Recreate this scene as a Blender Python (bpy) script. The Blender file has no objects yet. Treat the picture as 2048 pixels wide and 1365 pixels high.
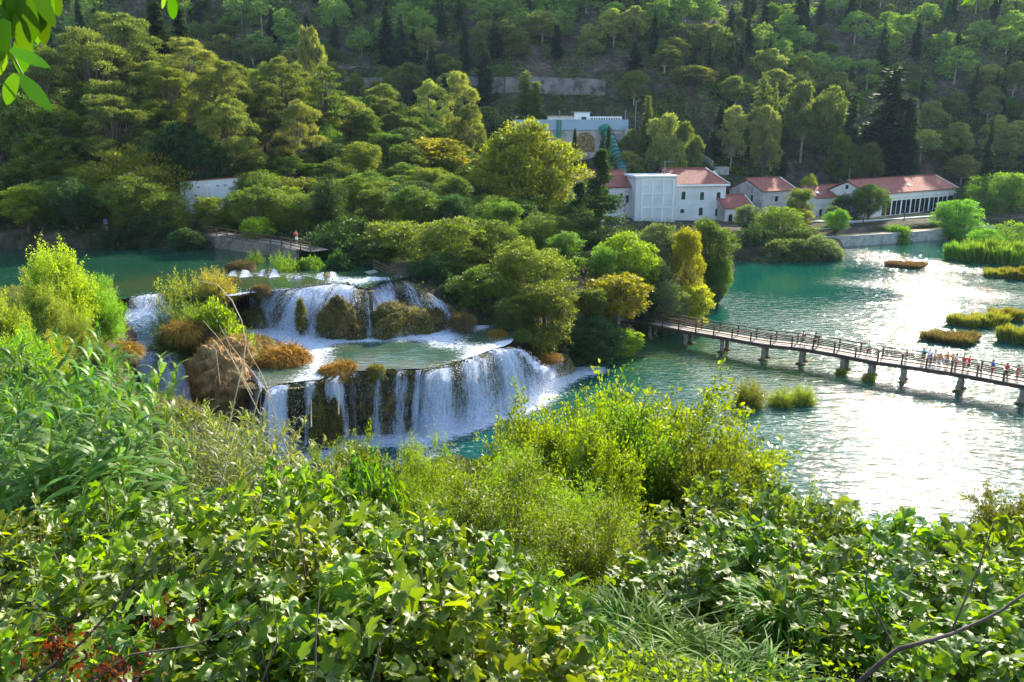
HAZE = 0.00005
EXPO = 1.72
import bpy, math, random
import numpy as np
from mathutils import Vector

SC = bpy.context.scene
COL = SC.collection
R = math.radians
F = 1600.0
CAMZ = 26.0
PITCH = math.atan(432.5 / F)
CP, SP = math.cos(PITCH), math.sin(PITCH)
SUN_AZ, SUN_EL = R(30), R(27)

def ray(px, py):
    u = (px - 1024) / F; v = (682.5 - py) / F
    return np.array((u, CP + v * SP, -SP + v * CP))
def P(px, py, z):                      # point of the photograph on a level z
    d = ray(px, py); t = (z - CAMZ) / d[2]
    return (d[0] * t, d[1] * t, z)
def Q(px, py, D):                      # point of the photograph at forward distance D
    d = ray(px, py); t = D / d[1]
    return (d[0] * t, D, CAMZ + d[2] * t)
def proj(x, y, z):
    dz = z - CAMZ
    dep = y * CP - dz * SP; up = y * SP + dz * CP
    return 1024 + F * x / dep, 682.5 - F * up / dep

def G(px, py, y0=60.0, dz=0.0):        # where the view ray meets the ground
    d = ray(px, py); y = y0
    while y < 430:
        if CAMZ + d[2]*y/d[1] <= float(gz(d[0]*y/d[1], y)): break
        y += .5
    return (d[0]*y/d[1], y, float(gz(d[0]*y/d[1], y)) + dz)
# ---------- noise
def _h(ix, iy, s):
    v = np.sin(ix * 127.1 + iy * 311.7 + s * 74.7) * 43758.5453
    return v - np.floor(v)
def vn(x, y, s=0.0):
    x = np.asarray(x, float); y = np.asarray(y, float)
    ix, iy = np.floor(x), np.floor(y); fx, fy = x - ix, y - iy
    fx = fx * fx * (3 - 2 * fx); fy = fy * fy * (3 - 2 * fy)
    a = _h(ix, iy, s); b = _h(ix + 1, iy, s); c = _h(ix, iy + 1, s); d = _h(ix + 1, iy + 1, s)
    return (a * (1 - fx) + b * fx) * (1 - fy) + (c * (1 - fx) + d * fx) * fy
def fbm(x, y, s=0.0, o=4):
    t = 0; a = .5; k = 1
    for i in range(o):
        t = t + a * vn(np.asarray(x) * k, np.asarray(y) * k, s + i * 9.1); a *= .5; k *= 2.03
    return t
def smooth(e0, e1, x):
    t = np.clip((np.asarray(x, float) - e0) / (e1 - e0), 0, 1); return t * t * (3 - 2 * t)
def inpoly(x, y, poly):
    x = np.asarray(x, float); y = np.asarray(y, float)
    r = np.zeros(np.broadcast(x, y).shape, bool); n = len(poly); j = n - 1
    for i in range(n):
        xi, yi = poly[i]; xj, yj = poly[j]
        c = ((yi > y) != (yj > y)) & (x < (xj - xi) * (y - yi) / (yj - yi + 1e-12) + xi)
        r ^= c; j = i
    return r
def dist_line(x, y, pts):
    x = np.asarray(x, float); y = np.asarray(y, float); best = np.full(np.broadcast(x, y).shape, 1e9)
    for (ax, ay), (bx, by) in zip(pts[:-1], pts[1:]):
        dx, dy = bx - ax, by - ay; L = dx * dx + dy * dy + 1e-9
        t = np.clip(((x - ax) * dx + (y - ay) * dy) / L, 0, 1)
        best = np.minimum(best, np.hypot(x - ax - t * dx, y - ay - t * dy))
    return best

# ---------- mesh building
class MB:
    def __init__(s): s.v = []; s.f = []; s.n = 0
    def add(s, v, f):
        s.v.append(np.asarray(v, float).reshape(-1, 3)); s.f.extend([tuple(int(i) + s.n for i in q) for q in f]); s.n += len(s.v[-1])
    def box(s, x0, x1, y0, y1, z0, z1):
        s.add([(x0,y0,z0),(x1,y0,z0),(x1,y1,z0),(x0,y1,z0),(x0,y0,z1),(x1,y0,z1),(x1,y1,z1),(x0,y1,z1)],
              [(0,3,2,1),(4,5,6,7),(0,1,5,4),(1,2,6,5),(2,3,7,6),(3,0,4,7)])
    def bar(s, a, b, w, h=None):        # box beam between two points
        a = Vector(a); b = Vector(b); d = (b - a).normalized(); h = h or w
        sd = d.cross(Vector((0,0,1)))
        if sd.length < 1e-4: sd = Vector((1,0,0))
        sd.normalize(); up = sd.cross(d)
        c = []
        for p in (a, b):
            for i, j in ((-1,-1),(1,-1),(1,1),(-1,1)): c.append(p + sd * (w/2*i) + up * (h/2*j))
        s.add(c, [(0,1,2,3),(7,6,5,4),(0,4,5,1),(1,5,6,2),(2,6,7,3),(3,7,4,0)])
    def tube(s, pts, rad, k=6, cap=True):
        pts = [Vector(p) for p in pts]; n = len(pts); vs = []
        up = Vector((.13, .27, .95))
        for i, p in enumerate(pts):
            d = (pts[min(i+1, n-1)] - pts[max(i-1, 0)]).normalized()
            a = d.cross(up if abs(d.dot(up)) < .95 else Vector((1,0,0))).normalized(); b = d.cross(a)
            r = rad[i] if hasattr(rad, '__len__') else rad
            for j in range(k):
                t = 2*math.pi*j/k; vs.append(p + a*(math.cos(t)*r) + b*(math.sin(t)*r))
        fs = [(i*k+j, i*k+(j+1)%k, (i+1)*k+(j+1)%k, (i+1)*k+j) for i in range(n-1) for j in range(k)]
        if cap: fs += [tuple(range(k-1, -1, -1)), tuple((n-1)*k+j for j in range(k))]
        s.add(vs, fs)
    def prism(s, poly, y0, y1):          # polygon in xz extruded along y
        n = len(poly)
        s.add([(x, y0, z) for x, z in poly] + [(x, y1, z) for x, z in poly],
              [tuple(range(n)), tuple(range(2*n-1, n-1, -1))] + [(i, i+n, (i+1)%n+n, (i+1)%n) for i in range(n)])
    def mesh(s, name, mat=None, sm=False):
        me = bpy.data.meshes.new(name)
        me.from_pydata(np.concatenate(s.v).tolist() if s.v else [], [], s.f); me.validate()
        if mat: me.materials.append(mat)
        if sm: me.polygons.foreach_set('use_smooth', [True]*len(me.polygons))
        return me
    def build(s, name, mat=None, parent=None, sm=False, **k):
        return link(name, s.mesh(name, mat, sm), parent, **k)

def link(name, data, parent=None, loc=(0,0,0), rot=(0,0,0)):
    o = bpy.data.objects.new(name, data); COL.objects.link(o)
    o.location = loc; o.rotation_euler = rot
    if parent: o.parent = parent
    return o
def tag(o, label=None, cat=None, group=None, kind=None):
    if label: o['label'] = label
    if cat: o['category'] = cat
    if group: o['group'] = group
    if kind: o['kind'] = kind
    return o
def copy_tree(o, parent=None):
    c = o.copy(); COL.objects.link(c); c.parent = parent
    for ch in o.children: copy_tree(ch, c)
    return c
def arr_mesh(name, V, faces_flat, k, mat, rnd=None, sm=False):
    """fast mesh from V (n,3) and faces (m,k)"""
    me = bpy.data.meshes.new(name); m = len(faces_flat)
    me.vertices.add(len(V)); me.vertices.foreach_set('co', np.asarray(V, np.float32).ravel())
    me.loops.add(m*k); me.loops.foreach_set('vertex_index', np.asarray(faces_flat, np.int32).ravel())
    me.polygons.add(m); me.polygons.foreach_set('loop_start', np.arange(0, m*k, k, dtype=np.int32))
    if sm: me.polygons.foreach_set('use_smooth', np.ones(m, bool))
    if rnd is not None:
        a = me.attributes.new('rnd', 'FLOAT', 'FACE'); a.data.foreach_set('value', np.asarray(rnd, np.float32))
    if mat: me.materials.append(mat)
    me.update(calc_edges=True)
    return me

def norm(a): return a / (np.linalg.norm(a, axis=-1, keepdims=True) + 1e-9)
KITE = (np.array([(0,0,0),(.45,.27,.06),(1,0,-.08),(.45,-.27,.06)]), np.array([(0,1,2,3)]))
NEEDLE = (np.array([(0,0,0),(.4,.16,.03),(1,0,-.03),(.4,-.16,.03)]), np.array([(0,1,2,3)]))
LANCE = (np.array([(0,0,0),(.35,.13,.03),(1,0,-.12),(.35,-.13,.03)]), np.array([(0,1,2,3)]))
def blade_t(seg, w, droop, lift=.0, fold=.0):
    V = []; 
    for i in range(seg+1):
        t = i/seg; ww = w*(math.sin(math.pi*min(1, t*.9+.1))**.7 if t < 1 else .02)
        x = t*(1-.35*droop*t*t); z = lift*t - droop*t*t
        V += [(x, ww, z+fold*ww), (x, -ww, z+fold*ww)]
    return np.array(V), np.array([(2*i, 2*i+1, 2*i+3, 2*i+2) for i in range(seg)])
def fig_t():                             # lobed leaf, 5 lobes
    ang = [180, 150, 118, 92, 72, 54, 38, 20, 0]; rad = [.06, .30, .50, .30, .62, .40, .40, .62, 1.0]
    ang = [165, 140, 112, 90, 68, 52, 36, 20, 9, 0]; rad = [.34, .50, .58, .50, .74, .72, .56, .72, .95, 1.02]
    up = [(r*math.cos(math.radians(a)), r*math.sin(math.radians(a))) for a, r in zip(ang, rad)]
    ring = up + [(x, -y) for x, y in reversed(up[:-1])]
    V = [(0,0,0)] + [(x, y, .16*abs(y) - .22*max(x,0)**2 - .12*y*y) for x, y in ring]
    V = np.array(V); V[:, 0] += .25
    n = len(ring)
    fs = [(0, i+1, i+2) for i in range(n-1)] + [(0, n, 1)]
    return V, np.array(fs)
FIG = fig_t()
FIG2 = (FIG[0]*np.array([1, 1, 2.6]) + np.array([0, 0, 1.0])*(.10*np.sin(FIG[0][:, :1]*7)*np.abs(FIG[0][:, 1:2])*2), FIG[1])
def stamp(tpl, C, T, N, S, rng=None, rnd=None, wid=None):
    tv, tf = tpl; C = np.asarray(C, float); n = len(C)
    T = norm(T); B = norm(np.cross(N, T)); N2 = np.cross(T, B)
    S = np.broadcast_to(np.asarray(S, float), (n,))[:, None, None]
    W = 1.0 if wid is None else np.asarray(wid)[:, None, None]
    V = C[:, None, :] + S*(tv[None, :, 0, None]*T[:, None, :] + W*tv[None, :, 1, None]*B[:, None, :] + tv[None, :, 2, None]*N2[:, None, :])
    Fx = tf[None] + (np.arange(n)*len(tv))[:, None, None]
    if rnd is None: rnd = rng.random(n)
    return V.reshape(-1, 3), Fx.reshape(-1, tf.shape[1]), np.repeat(rnd, len(tf))
def leafmesh(name, parts, mat, sm=False):
    V = []; Fc = []; Rn = []; n = 0; k = parts[0][1].shape[1]
    for v, f, r in parts: V.append(v); Fc.append(f+n); Rn.append(r); n += len(v)
    return arr_mesh(name, np.concatenate(V), np.concatenate(Fc), k, mat, np.concatenate(Rn), sm)
def sphere_dirs(rng, n, up=0.0):
    d = rng.normal(size=(n, 3)); d[:, 2] += up; return norm(d)
# ---------- materials
def newmat(name):
    m = bpy.data.materials.new(name); m.use_nodes = True; nt = m.node_tree; nt.nodes.clear()
    return m, nt, nt.nodes.new('ShaderNodeOutputMaterial')
class N:
    """small node helper"""
    def __init__(s, nt): s.nt = nt
    def n(s, t, **k):
        x = s.nt.nodes.new('ShaderNode'+t)
        for a, b in k.items():
            if a.startswith('i_'):
                key = a[2:]; key = int(key) if key.isdigit() else key.replace('_', ' ')
                sock = x.inputs[key]
                if isinstance(b, bpy.types.NodeSocket): s.nt.links.new(b, sock)
                else: sock.default_value = b
            else: setattr(x, a, b)
        return x
    def l(s, a, b): s.nt.links.new(a, b)
    def ramp(s, fac, stops, interp='LINEAR'):
        r = s.nt.nodes.new('ShaderNodeValToRGB'); r.color_ramp.interpolation = interp
        e = r.color_ramp.elements
        while len(e) < len(stops): e.new(.5)
        for q, (p, c) in zip(e, stops): q.position = p; q.color = (c if hasattr(c, '__len__') else (c, c, c))[:3] + (1,) if hasattr(c, '__len__') else (c, c, c, 1)
        s.l(fac, r.inputs[0]); return r.outputs[0]
    def mix(s, f, a, b, mode='MIX'):
        m = s.nt.nodes.new('ShaderNodeMix'); m.data_type = 'RGBA'; m.blend_type = mode
        for sock, val in ((m.inputs[0], f), (m.inputs[6], a), (m.inputs[7], b)):
            if isinstance(val, bpy.types.NodeSocket): s.l(val, sock)
            else: sock.default_value = val if not hasattr(val, '__len__') else tuple(val)[:3]+(1,)
        return m.outputs[2]
    def math(s, op, a, b=0.5, c=None):
        m = s.nt.nodes.new('ShaderNodeMath'); m.operation = op
        for i, val in enumerate((a, b, c)):
            if val is None: continue
            if isinstance(val, bpy.types.NodeSocket): s.l(val, m.inputs[i])
            else: m.inputs[i].default_value = val
        return m.outputs[0]

def leaf_mat(name, trans=.4, gloss=.06, rough=.4, var=.55, ycol=(1.5, 1.35, .35)):
    m, nt, out = newmat(name); n = N(nt)
    oi = n.n('ObjectInfo'); at = n.n('Attribute', attribute_name='rnd')
    base = oi.outputs['Color']
    v = n.ramp(at.outputs['Fac'], [(0, (1-var,)*3), (.5, (1.0, 1.0, 1.0)), (1, (1+var*1.1, 1+var*.8, .9))])
    c = n.mix(1.0, base, v, 'MULTIPLY')
    orr = n.n('HueSaturation', i_Hue=n.math('MULTIPLY_ADD', oi.outputs['Random'], .04, .48), i_Saturation=1.0,
              i_Value=n.math('MULTIPLY_ADD', oi.outputs['Random'], .5, .8), i_Color=c)
    tc = n.mix(1.0, orr.outputs[0], ycol, 'MULTIPLY')
    d = n.n('BsdfDiffuse', i_Color=orr.outputs[0]); t = n.n('BsdfTranslucent', i_Color=tc)
    a = n.n('MixShader', i_0=trans); n.l(d.outputs[0], a.inputs[1]); n.l(t.outputs[0], a.inputs[2])
    g = n.n('BsdfGlossy', i_Roughness=rough, i_Color=(1, 1, 1, 1))
    lw = n.n('LayerWeight', i_Blend=.3)
    b = n.n('MixShader', i_0=n.math('MULTIPLY_ADD', lw.outputs['Fresnel'], gloss*1.6, gloss*.4)); n.l(a.outputs[0], b.inputs[1]); n.l(g.outputs[0], b.inputs[2])
    n.l(b.outputs[0], out.inputs[0]); return m
M = {}
M['leaf'] = leaf_mat('foliage', .5, .02, .5, .6, ycol=(1.3,1.5,.28))
M['leaf_near'] = leaf_mat('broad_leaf', .55, .022, .5, .45, (1.6, 1.5, .22))
M['needle'] = leaf_mat('needles', .5, .015, .5, .55, (1.35, 1.5, .35))
M['reed'] = leaf_mat('reed_leaf', .45, .06, .5, .4, (1.7, 1.6, .3))
M['blade'] = leaf_mat('grass_blade', .5, .02, .45, .5, (1.25, 1.15, .7))

def pbr(name, col, rough=.8, scale=3.0, var=.35, bump=.3, det=6, extra=None, spec=.3, metal=0.0, coord='Object', bscale=None, dist=.05):
    m, nt, out = newmat(name); n = N(nt)
    tc = n.n('TexCoord'); no = n.n('TexNoise', i_Scale=scale, i_Detail=det, i_Roughness=.6); n.l(tc.outputs[coord], no.inputs['Vector'])
    c2 = tuple(x*(1-var) for x in col); c3 = tuple(min(1, x*(1+var*.7)) for x in col)
    c = n.ramp(no.outputs[0], [(.3, c2), (.5, col), (.72, c3)])
    if extra:
        n2 = n.n('TexNoise', i_Scale=extra[1], i_Detail=5, i_Roughness=.65); n.l(tc.outputs[coord], n2.inputs['Vector'])
        f = n.ramp(n2.outputs[0], [(extra[2], 0.0), (extra[2]+.12, 1.0)])
        c = n.mix(f, c, extra[0])
    b = n.n('BsdfPrincipled', i_Roughness=rough, i_Metallic=metal); n.l(c, b.inputs['Base Color']); b.inputs['Specular IOR Level'].default_value = spec
    nb = n.n('TexNoise', i_Scale=bscale or scale*4, i_Detail=5); n.l(tc.outputs[coord], nb.inputs['Vector'])
    bp = n.n('Bump', i_Strength=bump, i_Distance=dist); n.l(nb.outputs[0], bp.inputs['Height']); n.l(bp.outputs[0], b.inputs['Normal'])
    n.l(b.outputs[0], out.inputs[0]); return m
M['bark'] = pbr('bark', (.11, .085, .065), .9, 2, .5, .5)
M['bark_grey'] = pbr('pale_bark', (.30, .26, .21), .9, 2, .4, .4)
M['twig'] = pbr('twig', (.17, .11, .07), .8, 6, .4, .2)
M['drycane'] = pbr('dry_cane', (.46, .37, .24), .7, 4, .35, .2)
M['cane'] = pbr('green_cane', (.19, .27, .07), .5, 3, .3, .1)
M['stone'] = pbr('stone_wall', (.38, .35, .31), .9, .6, .4, .8, extra=((.16, .14, .12), 2.2, .58), dist=.15)
M['old_concrete'] = pbr('old_concrete', (.17, .155, .145), .9, .3, .5, .5, extra=((.07, .06, .055), .35, .5))
M['stone_dark'] = pbr('bank_stone', (.17, .14, .11), .9, .8, .5, .9, extra=((.06, .05, .03), 2.2, .55), dist=.2)
M['concrete'] = pbr('concrete', (.32, .31, .29), .85, .25, .35, .3, extra=((.17, .16, .15), .5, .55))
M['render'] = pbr('white_render', (.60, .59, .57), .85, .25, .2, .15, extra=((.46, .45, .42), .7, .6))
M['cream'] = pbr('cream_render', (.62, .59, .52), .85, .5, .15, .1)
M['white'] = pbr('white_trim', (.72, .71, .68), .7, .6, .12, .1)
M['bluegrey'] = pbr('bluegrey_metal', (.27, .36, .43), .6, .4, .12, .1)
M['greenmetal'] = pbr('green_metal', (.02, .17, .12), .4, 1, .15, .05)
M['green_paint'] = pbr('green_shutter', (.02, .055, .04), .6, 1, .2, .05)
M['glass'] = pbr('dark_glass', (.012, .014, .018), .15, 1, .2, .0, spec=.6)
M['dark'] = pbr('dark_opening', (.01, .01, .012), .9, 1, .2, .0)
M['deck'] = pbr('deck_plank', (.34, .28, .23), .75, 1.5, .3, .3)
M['rail'] = pbr('brown_timber', (.085, .05, .03), .75, 3, .4, .3)
M['pier'] = pbr('pier_concrete', (.26, .21, .16), .85, 1.5, .35, .4)
M['metal'] = pbr('grey_metal', (.3, .31, .33), .5, 2, .2, .05, metal=.3)
M['moss'] = pbr('moss_rock', (.075, .072, .02), .95, 1.4, .7, 1.0, extra=((.20, .12, .05), .9, .52), dist=.3)
M['wetrock'] = pbr('wet_rock', (.075, .06, .028), .55, 1.0, .7, 1.0, extra=((.22, .17, .045), 1.3, .5), dist=.35, spec=.4)
M['tanrock'] = pbr('tan_rock', (.27, .18, .075), .9, 1.1, .7, 1.0, extra=((.10, .055, .028), 1.6, .54), dist=.35)
M['path'] = pbr('path_stone', (.24, .21, .17), .9, 1.2, .25, .3)
M['dirt'] = pbr('reddish_earth', (.22, .11, .06), .95, .8, .4, .4)

def roof_mat():
    m, nt, out = newmat('roof_tiles'); n = N(nt)
    tc = n.n('TexCoord'); w = n.n('TexWave', wave_type='BANDS', bands_direction='X', i_Scale=1.3, i_Distortion=.3); n.l(tc.outputs['Object'], w.inputs['Vector'])
    no = n.n('TexNoise', i_Scale=1.2, i_Detail=8, i_Roughness=.75); n.l(tc.outputs['Object'], no.inputs['Vector'])
    c = n.ramp(no.outputs[0], [(.3, (.15, .04, .028)), (.5, (.27, .075, .05)), (.7, (.38, .14, .095))])
    b = n.n('BsdfPrincipled', i_Roughness=.85); n.l(c, b.inputs['Base Color'])
    bp = n.n('Bump', i_Strength=.8, i_Distance=.12); n.l(w.outputs[0], bp.inputs['Height']); n.l(bp.outputs[0], b.inputs['Normal'])
    n.l(b.outputs[0], out.inputs[0]); return m
M['roof'] = roof_mat()

def ground_mat():
    m, nt, out = newmat('hill_ground'); n = N(nt)
    tc = n.n('TexCoord')
    a = n.n('TexNoise', i_Scale=.045, i_Detail=6, i_Roughness=.6); n.l(tc.outputs['Object'], a.inputs['Vector'])
    b_ = n.n('TexNoise', i_Scale=.35, i_Detail=9, i_Roughness=.75); n.l(tc.outputs['Object'], b_.inputs['Vector'])
    dry = n.ramp(b_.outputs[0], [(.34, (.025, .024, .016)), (.48, (.075, .06, .04)), (.6, (.15, .115, .085)), (.75, (.30, .26, .23))])
    grn = n.ramp(b_.outputs[0], [(.35, (.016, .018, .006)), (.55, (.045, .05, .016)), (.7, (.09, .075, .03))])
    c = n.mix(n.ramp(a.outputs[0], [(.44, 0.0), (.56, 1.0)]), grn, dry)
    b = n.n('BsdfPrincipled', i_Roughness=.95); n.l(c, b.inputs['Base Color']); b.inputs['Specular IOR Level'].default_value = .15
    bp = n.n('Bump', i_Strength=1.0, i_Distance=1.2); n.l(b_.outputs[0], bp.inputs['Height']); n.l(bp.outputs[0], b.inputs['Normal'])
    n.l(b.outputs[0], out.inputs[0]); return m
M['ground'] = ground_mat()

def water_mat(name, deep, shallow, wave=(.9, 2.2), bump=.5, rough=.09, foamscale=1.0, far=False):
    """opaque body colour under a rippled clear surface; 'foam' and 'shal' and 'chop' are painted per vertex from the river's plan"""
    m, nt, out = newmat(name); n = N(nt)
    geo = n.n('NewGeometry'); pos = geo.outputs['Position']
    fo = n.n('Attribute', attribute_name='foam').outputs['Fac']; sh = n.n('Attribute', attribute_name='shal').outputs['Fac']
    ch = n.n('Attribute', attribute_name='chop').outputs['Fac']
    mp = n.n('Mapping'); mp.inputs['Scale'].default_value = (wave[0], wave[1], 1); mp.inputs['Rotation'].default_value = (0, 0, R(-12)); n.l(pos, mp.inputs[0])
    w1 = n.n('TexNoise', i_Scale=1.0, i_Detail=3, i_Roughness=.55, i_Distortion=.6); n.l(mp.outputs[0], w1.inputs[0])
    w2 = n.n('TexNoise', i_Scale=4.6, i_Detail=3, i_Roughness=.6); n.l(mp.outputs[0], w2.inputs[0])
    hgt = n.math('ADD', n.math('MULTIPLY', w1.outputs[0], .8), n.math('MULTIPLY', w2.outputs[0], .045))
    hgt = n.math('MULTIPLY', hgt, ch)
    bp = n.n('Bump', i_Strength=1.0, i_Distance=bump); n.l(hgt, bp.inputs['Height'])
    nz = n.n('TexNoise', i_Scale=.25, i_Detail=5, i_Roughness=.6); n.l(pos, nz.inputs[0])
    shf = n.math('MULTIPLY', sh, n.ramp(nz.outputs[0], [(.35, .25), (.65, 1.0)]))
    col = n.mix(shf, deep, shallow)
    fm = n.n('Mapping'); fm.inputs['Scale'].default_value = (1.5*foamscale, 2.6*foamscale, 1); n.l(pos, fm.inputs[0])
    fn = n.n('TexNoise', i_Scale=1.1, i_Detail=9, i_Roughness=.72, i_Distortion=1.4); n.l(fm.outputs[0], fn.inputs[0])
    # foam coverage: threshold moves with the painted amount
    fx = n.math('SUBTRACT', n.math('MULTIPLY_ADD', fo, .48, fn.outputs[0]), .80)
    ff = n.ramp(fx, [(0.0, 0.0), (.16, 1.0)])
    b = n.n('BsdfPrincipled', i_Roughness=rough, i_IOR=1.33); n.l(col, b.inputs['Base Color']); n.l(bp.outputs[0], b.inputs['Normal'])
    b.inputs['Specular IOR Level'].default_value = .43
    fb = n.n('BsdfPrincipled', i_Roughness=.6); fb.inputs['Base Color'].default_value = (.62, .68, .77, 1)
    bp2 = n.n('Bump', i_Strength=.8, i_Distance=.25); n.l(fn.outputs[0], bp2.inputs['Height']); n.l(bp2.outputs[0], fb.inputs['Normal'])
    mx = n.n('MixShader'); n.l(ff, mx.inputs[0]); n.l(b.outputs[0], mx.inputs[1]); n.l(fb.outputs[0], mx.inputs[2])
    n.l(mx.outputs[0], out.inputs[0]); return m
M['lake'] = water_mat('lake_water', (.001, .064, .047), (.045, .085, .012), (.6, 1.6), .37, .04)
M['river'] = water_mat('river_water', (.006, .05, .030), (.05, .06, .018), (.5, 1.2), .08, .08, 1.3)
M['pool'] = water_mat('pool_water', (.02, .075, .055), (.10, .095, .04), (.7, 1.6), .12, .1, 1.3)

def fall_mat():
    m, nt, out = newmat('falling_water'); n = N(nt)
    uv = n.n('UVMap').outputs[0]; cv = n.n('Attribute', attribute_name='cover').outputs['Fac']
    def nz(sx, sy, sc, det, ro, dist=.4):
        mp = n.n('Mapping'); mp.inputs['Scale'].default_value = (sx, sy, 1); n.l(uv, mp.inputs[0])
        t = n.n('TexNoise', i_Scale=sc, i_Detail=det, i_Roughness=ro, i_Distortion=dist); n.l(mp.outputs[0], t.inputs[0]); return t.outputs[0]
    a = nz(1.0, .10, 1.15, 4, .6, .3); b_ = nz(4.0, .55, 1.5, 6, .75, .5); c_ = nz(9, 3.0, 1.5, 3, .7, 0)
    s = n.math('ADD', n.math('ADD', n.math('MULTIPLY', a, .45), n.math('MULTIPLY', b_, .37)), n.math('MULTIPLY', c_, .18))
    al = n.ramp(n.math('MULTIPLY_ADD', n.math('SUBTRACT', s, .5), 1.7, n.math('MULTIPLY', cv, .55)), [(.30, 0.0), (.42, .5), (.60, 1.0)])
    d = n.n('BsdfDiffuse', i_Color=(.67, .74, .88, 1)); t = n.n('BsdfTranslucent', i_Color=(.67, .75, .90, 1))
    x = n.n('MixShader', i_0=.3); n.l(d.outputs[0], x.inputs[1]); n.l(t.outputs[0], x.inputs[2])
    bp = n.n('Bump', i_Strength=.7, i_Distance=.25); n.l(s, bp.inputs['Height']); n.l(bp.outputs[0], d.inputs['Normal'])
    tr = n.n('BsdfTransparent'); y = n.n('MixShader'); n.l(al, y.inputs[0]); n.l(tr.outputs[0], y.inputs[1]); n.l(x.outputs[0], y.inputs[2])
    n.l(y.outputs[0], out.inputs[0]); return m
M['fall'] = fall_mat()
def spray_mat():
    m, nt, out = newmat('spray'); n = N(nt)
    d = n.n('BsdfDiffuse', i_Color=(.9, .92, .96, 1)); t = n.n('BsdfTranslucent', i_Color=(.9, .92, .96, 1))
    x = n.n('MixShader', i_0=.5); n.l(d.outputs[0], x.inputs[1]); n.l(t.outputs[0], x.inputs[2]); n.l(x.outputs[0], out.inputs[0]); return m
M['spray'] = spray_mat()
def flat(name, c, r=.8):
    m, nt, out = newmat(name); n = N(nt); b = n.n('BsdfPrincipled', i_Roughness=r); b.inputs['Base Color'].default_value = tuple(c)+(1,); n.l(b.outputs[0], out.inputs[0]); return m
# ---------- plan of the place (metres; camera above the origin, looking along +y)
LAKE = [(-22,57),(-21,60),(-17.5,61),(-13.6,65.2),(-7,67.2),(-1.5,71),(.5,76),(4,83),(9.5,88),(13,91),(15.5,95),(15,105),(28,114.5),(38,137),(44,158),(52,158),(67,161),(74,179),(115,197),(170,197),(300,190),(300,60),(120,38),(60,36),(35,39),(24,42),(10,45),(0,48),(-10,52),(-20,55)]
POOL = [(-20.6,64),(-19.6,62.3),(-16,62.3),(-13.7,66),(-7,68.4),(-3,70.7),(-1.5,74),(-1.5,78),(-4,81),(-14,80.5),(-24,81),(-29,82),(-27,76),(-24.6,71.5)]
RIVER = [(-170,112),(-60,107),(-39,107),(-31,105),(-23,101),(-15.5,92),(-13,86),(-19,84.5),(-24,81.5),(-28,79.5),(-37,79.5),(-45,81),(-57,76),(-170,70)]
CHUTE = [(-37.5,78.5),(-31.5,77),(-28.6,70.5),(-27.9,66.4),(-33.2,66.4),(-34.5,70),(-38,74)]
GORGE = [(-28.3,57),(-32.6,66.4),(-27.5,66.4),(-26.4,71.3),(-24.9,71.0),(-21.1,63.8),(-19.9,61.3),(-20,54),(-26,53)]
CTRL = np.array([(0,0,24.3),(-8,0,24),(8,0,24),(0,-6,25),(0,6,20.6),(-6,8,19.8),(6,8,19.2),(0,12,17.2),(0,16,15),(10,14,14.8),(10,22,10.5),(0,22,11.5),(4,30,6.5),(16,30,5.5),(-4,30,9),(-4,38,5),(8,38,3),(20,36,2.5),(-12,44,3.5),(-14,50,2),(40,20,9),(40,34,2),(80,20,9),(80,34,1.5),
 (-8,20,15.2),(-13,18,16),(-18,22,14.8),(-14,28,11.3),(-22,34,10),(-10,34,7.5),(-20,44,9),(-30,44,12),(-42,44,13),(-28,52,8.5),(-38,57,11.6),(-38,66,10.2),(-46,70,10.6),(-55,66,11.5),(-80,50,13),(-100,60,14),
 (-26,66,7.6),(-25,71,8.6),(-27.5,76,9.6),(-25,64,6.6),
 (-13,89,10.8),(-9,84,9.4),(-5,84,8),(-1,83,6),(2,80,5),(3,86,4.2),(6,92,3),(12,97,1.8),(20,109,1.6),(30,119,1.6),(-8,92,10.6),(0,98,7),(-18,104,11.2),(-10,110,11.3),(0,115,9),(14,120,4),(30,135,2),(40,160,1.8),(60,170,1.8),
 (30,182,2.6),(50,195,2.8),(75,200,3),(98,212,3.2),(-30,110,11.8),(-60,112,12.2),(-90,114,12.5),(-20,130,12.5),(8,150,8),(-20,165,13),(0,190,9),(30,160,4),(120,232,4),(160,212,2.4),(220,206,2),(10,210,5),(60,215,3.4)], float)
def land(x, y):
    x = np.asarray(x, float); y = np.asarray(y, float); w = 0; s = 0
    for cx, cy, cz in CTRL:
        q = 1/(((x-cx)**2 + (y-cy)**2)**1.6 + 2.0); w = w+q; s = s+q*cz
    return s/w
def height(x, y):
    z = land(x, y)
    # near slope is carried by an even fall from the lookout so the bank reads as one hillside
    n = (fbm(x*.05, y*.05, 3, 4)-.5)
    # wooded spur on the left bank
    y0 = 112 + 8*smooth(-60, -20, x) + 45*smooth(-25, 10, x)
    cr = 33 - 9*smooth(-70, -30, x) - 14*smooth(-30, 5, x)
    sp = 12 + (cr-12)*smooth(0, 44, y-y0) - 16*smooth(62, 100, y-y0)
    sp = np.where(x < 14, sp, -5) + n*3*(smooth(0, 20, y-y0))
    z = np.where(y > y0, np.maximum(z, sp), z)
    # main valley side
    f0 = 226 - 14*smooth(-60, 0, x) + 24*smooth(45, 110, x) + .10*np.maximum(x-110, 0)
    f0 = f0 - 4*smooth(120, 170, x)
    hh = 4 + .64*(y-f0) + n*13 + (fbm(x*.13, y*.13, 8, 3)-.5)*4
    hh = np.where(y > 390, np.minimum(hh, 108 + n*12), hh)
    z = np.maximum(z, np.where(y > f0-6, hh, -50))
    z = z + (fbm(x*.3, y*.3, 5, 3)-.5)*.5
    return z
GX = np.arange(-270, 350, 1.3); GY = np.arange(-8, 450, 1.3)
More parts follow.
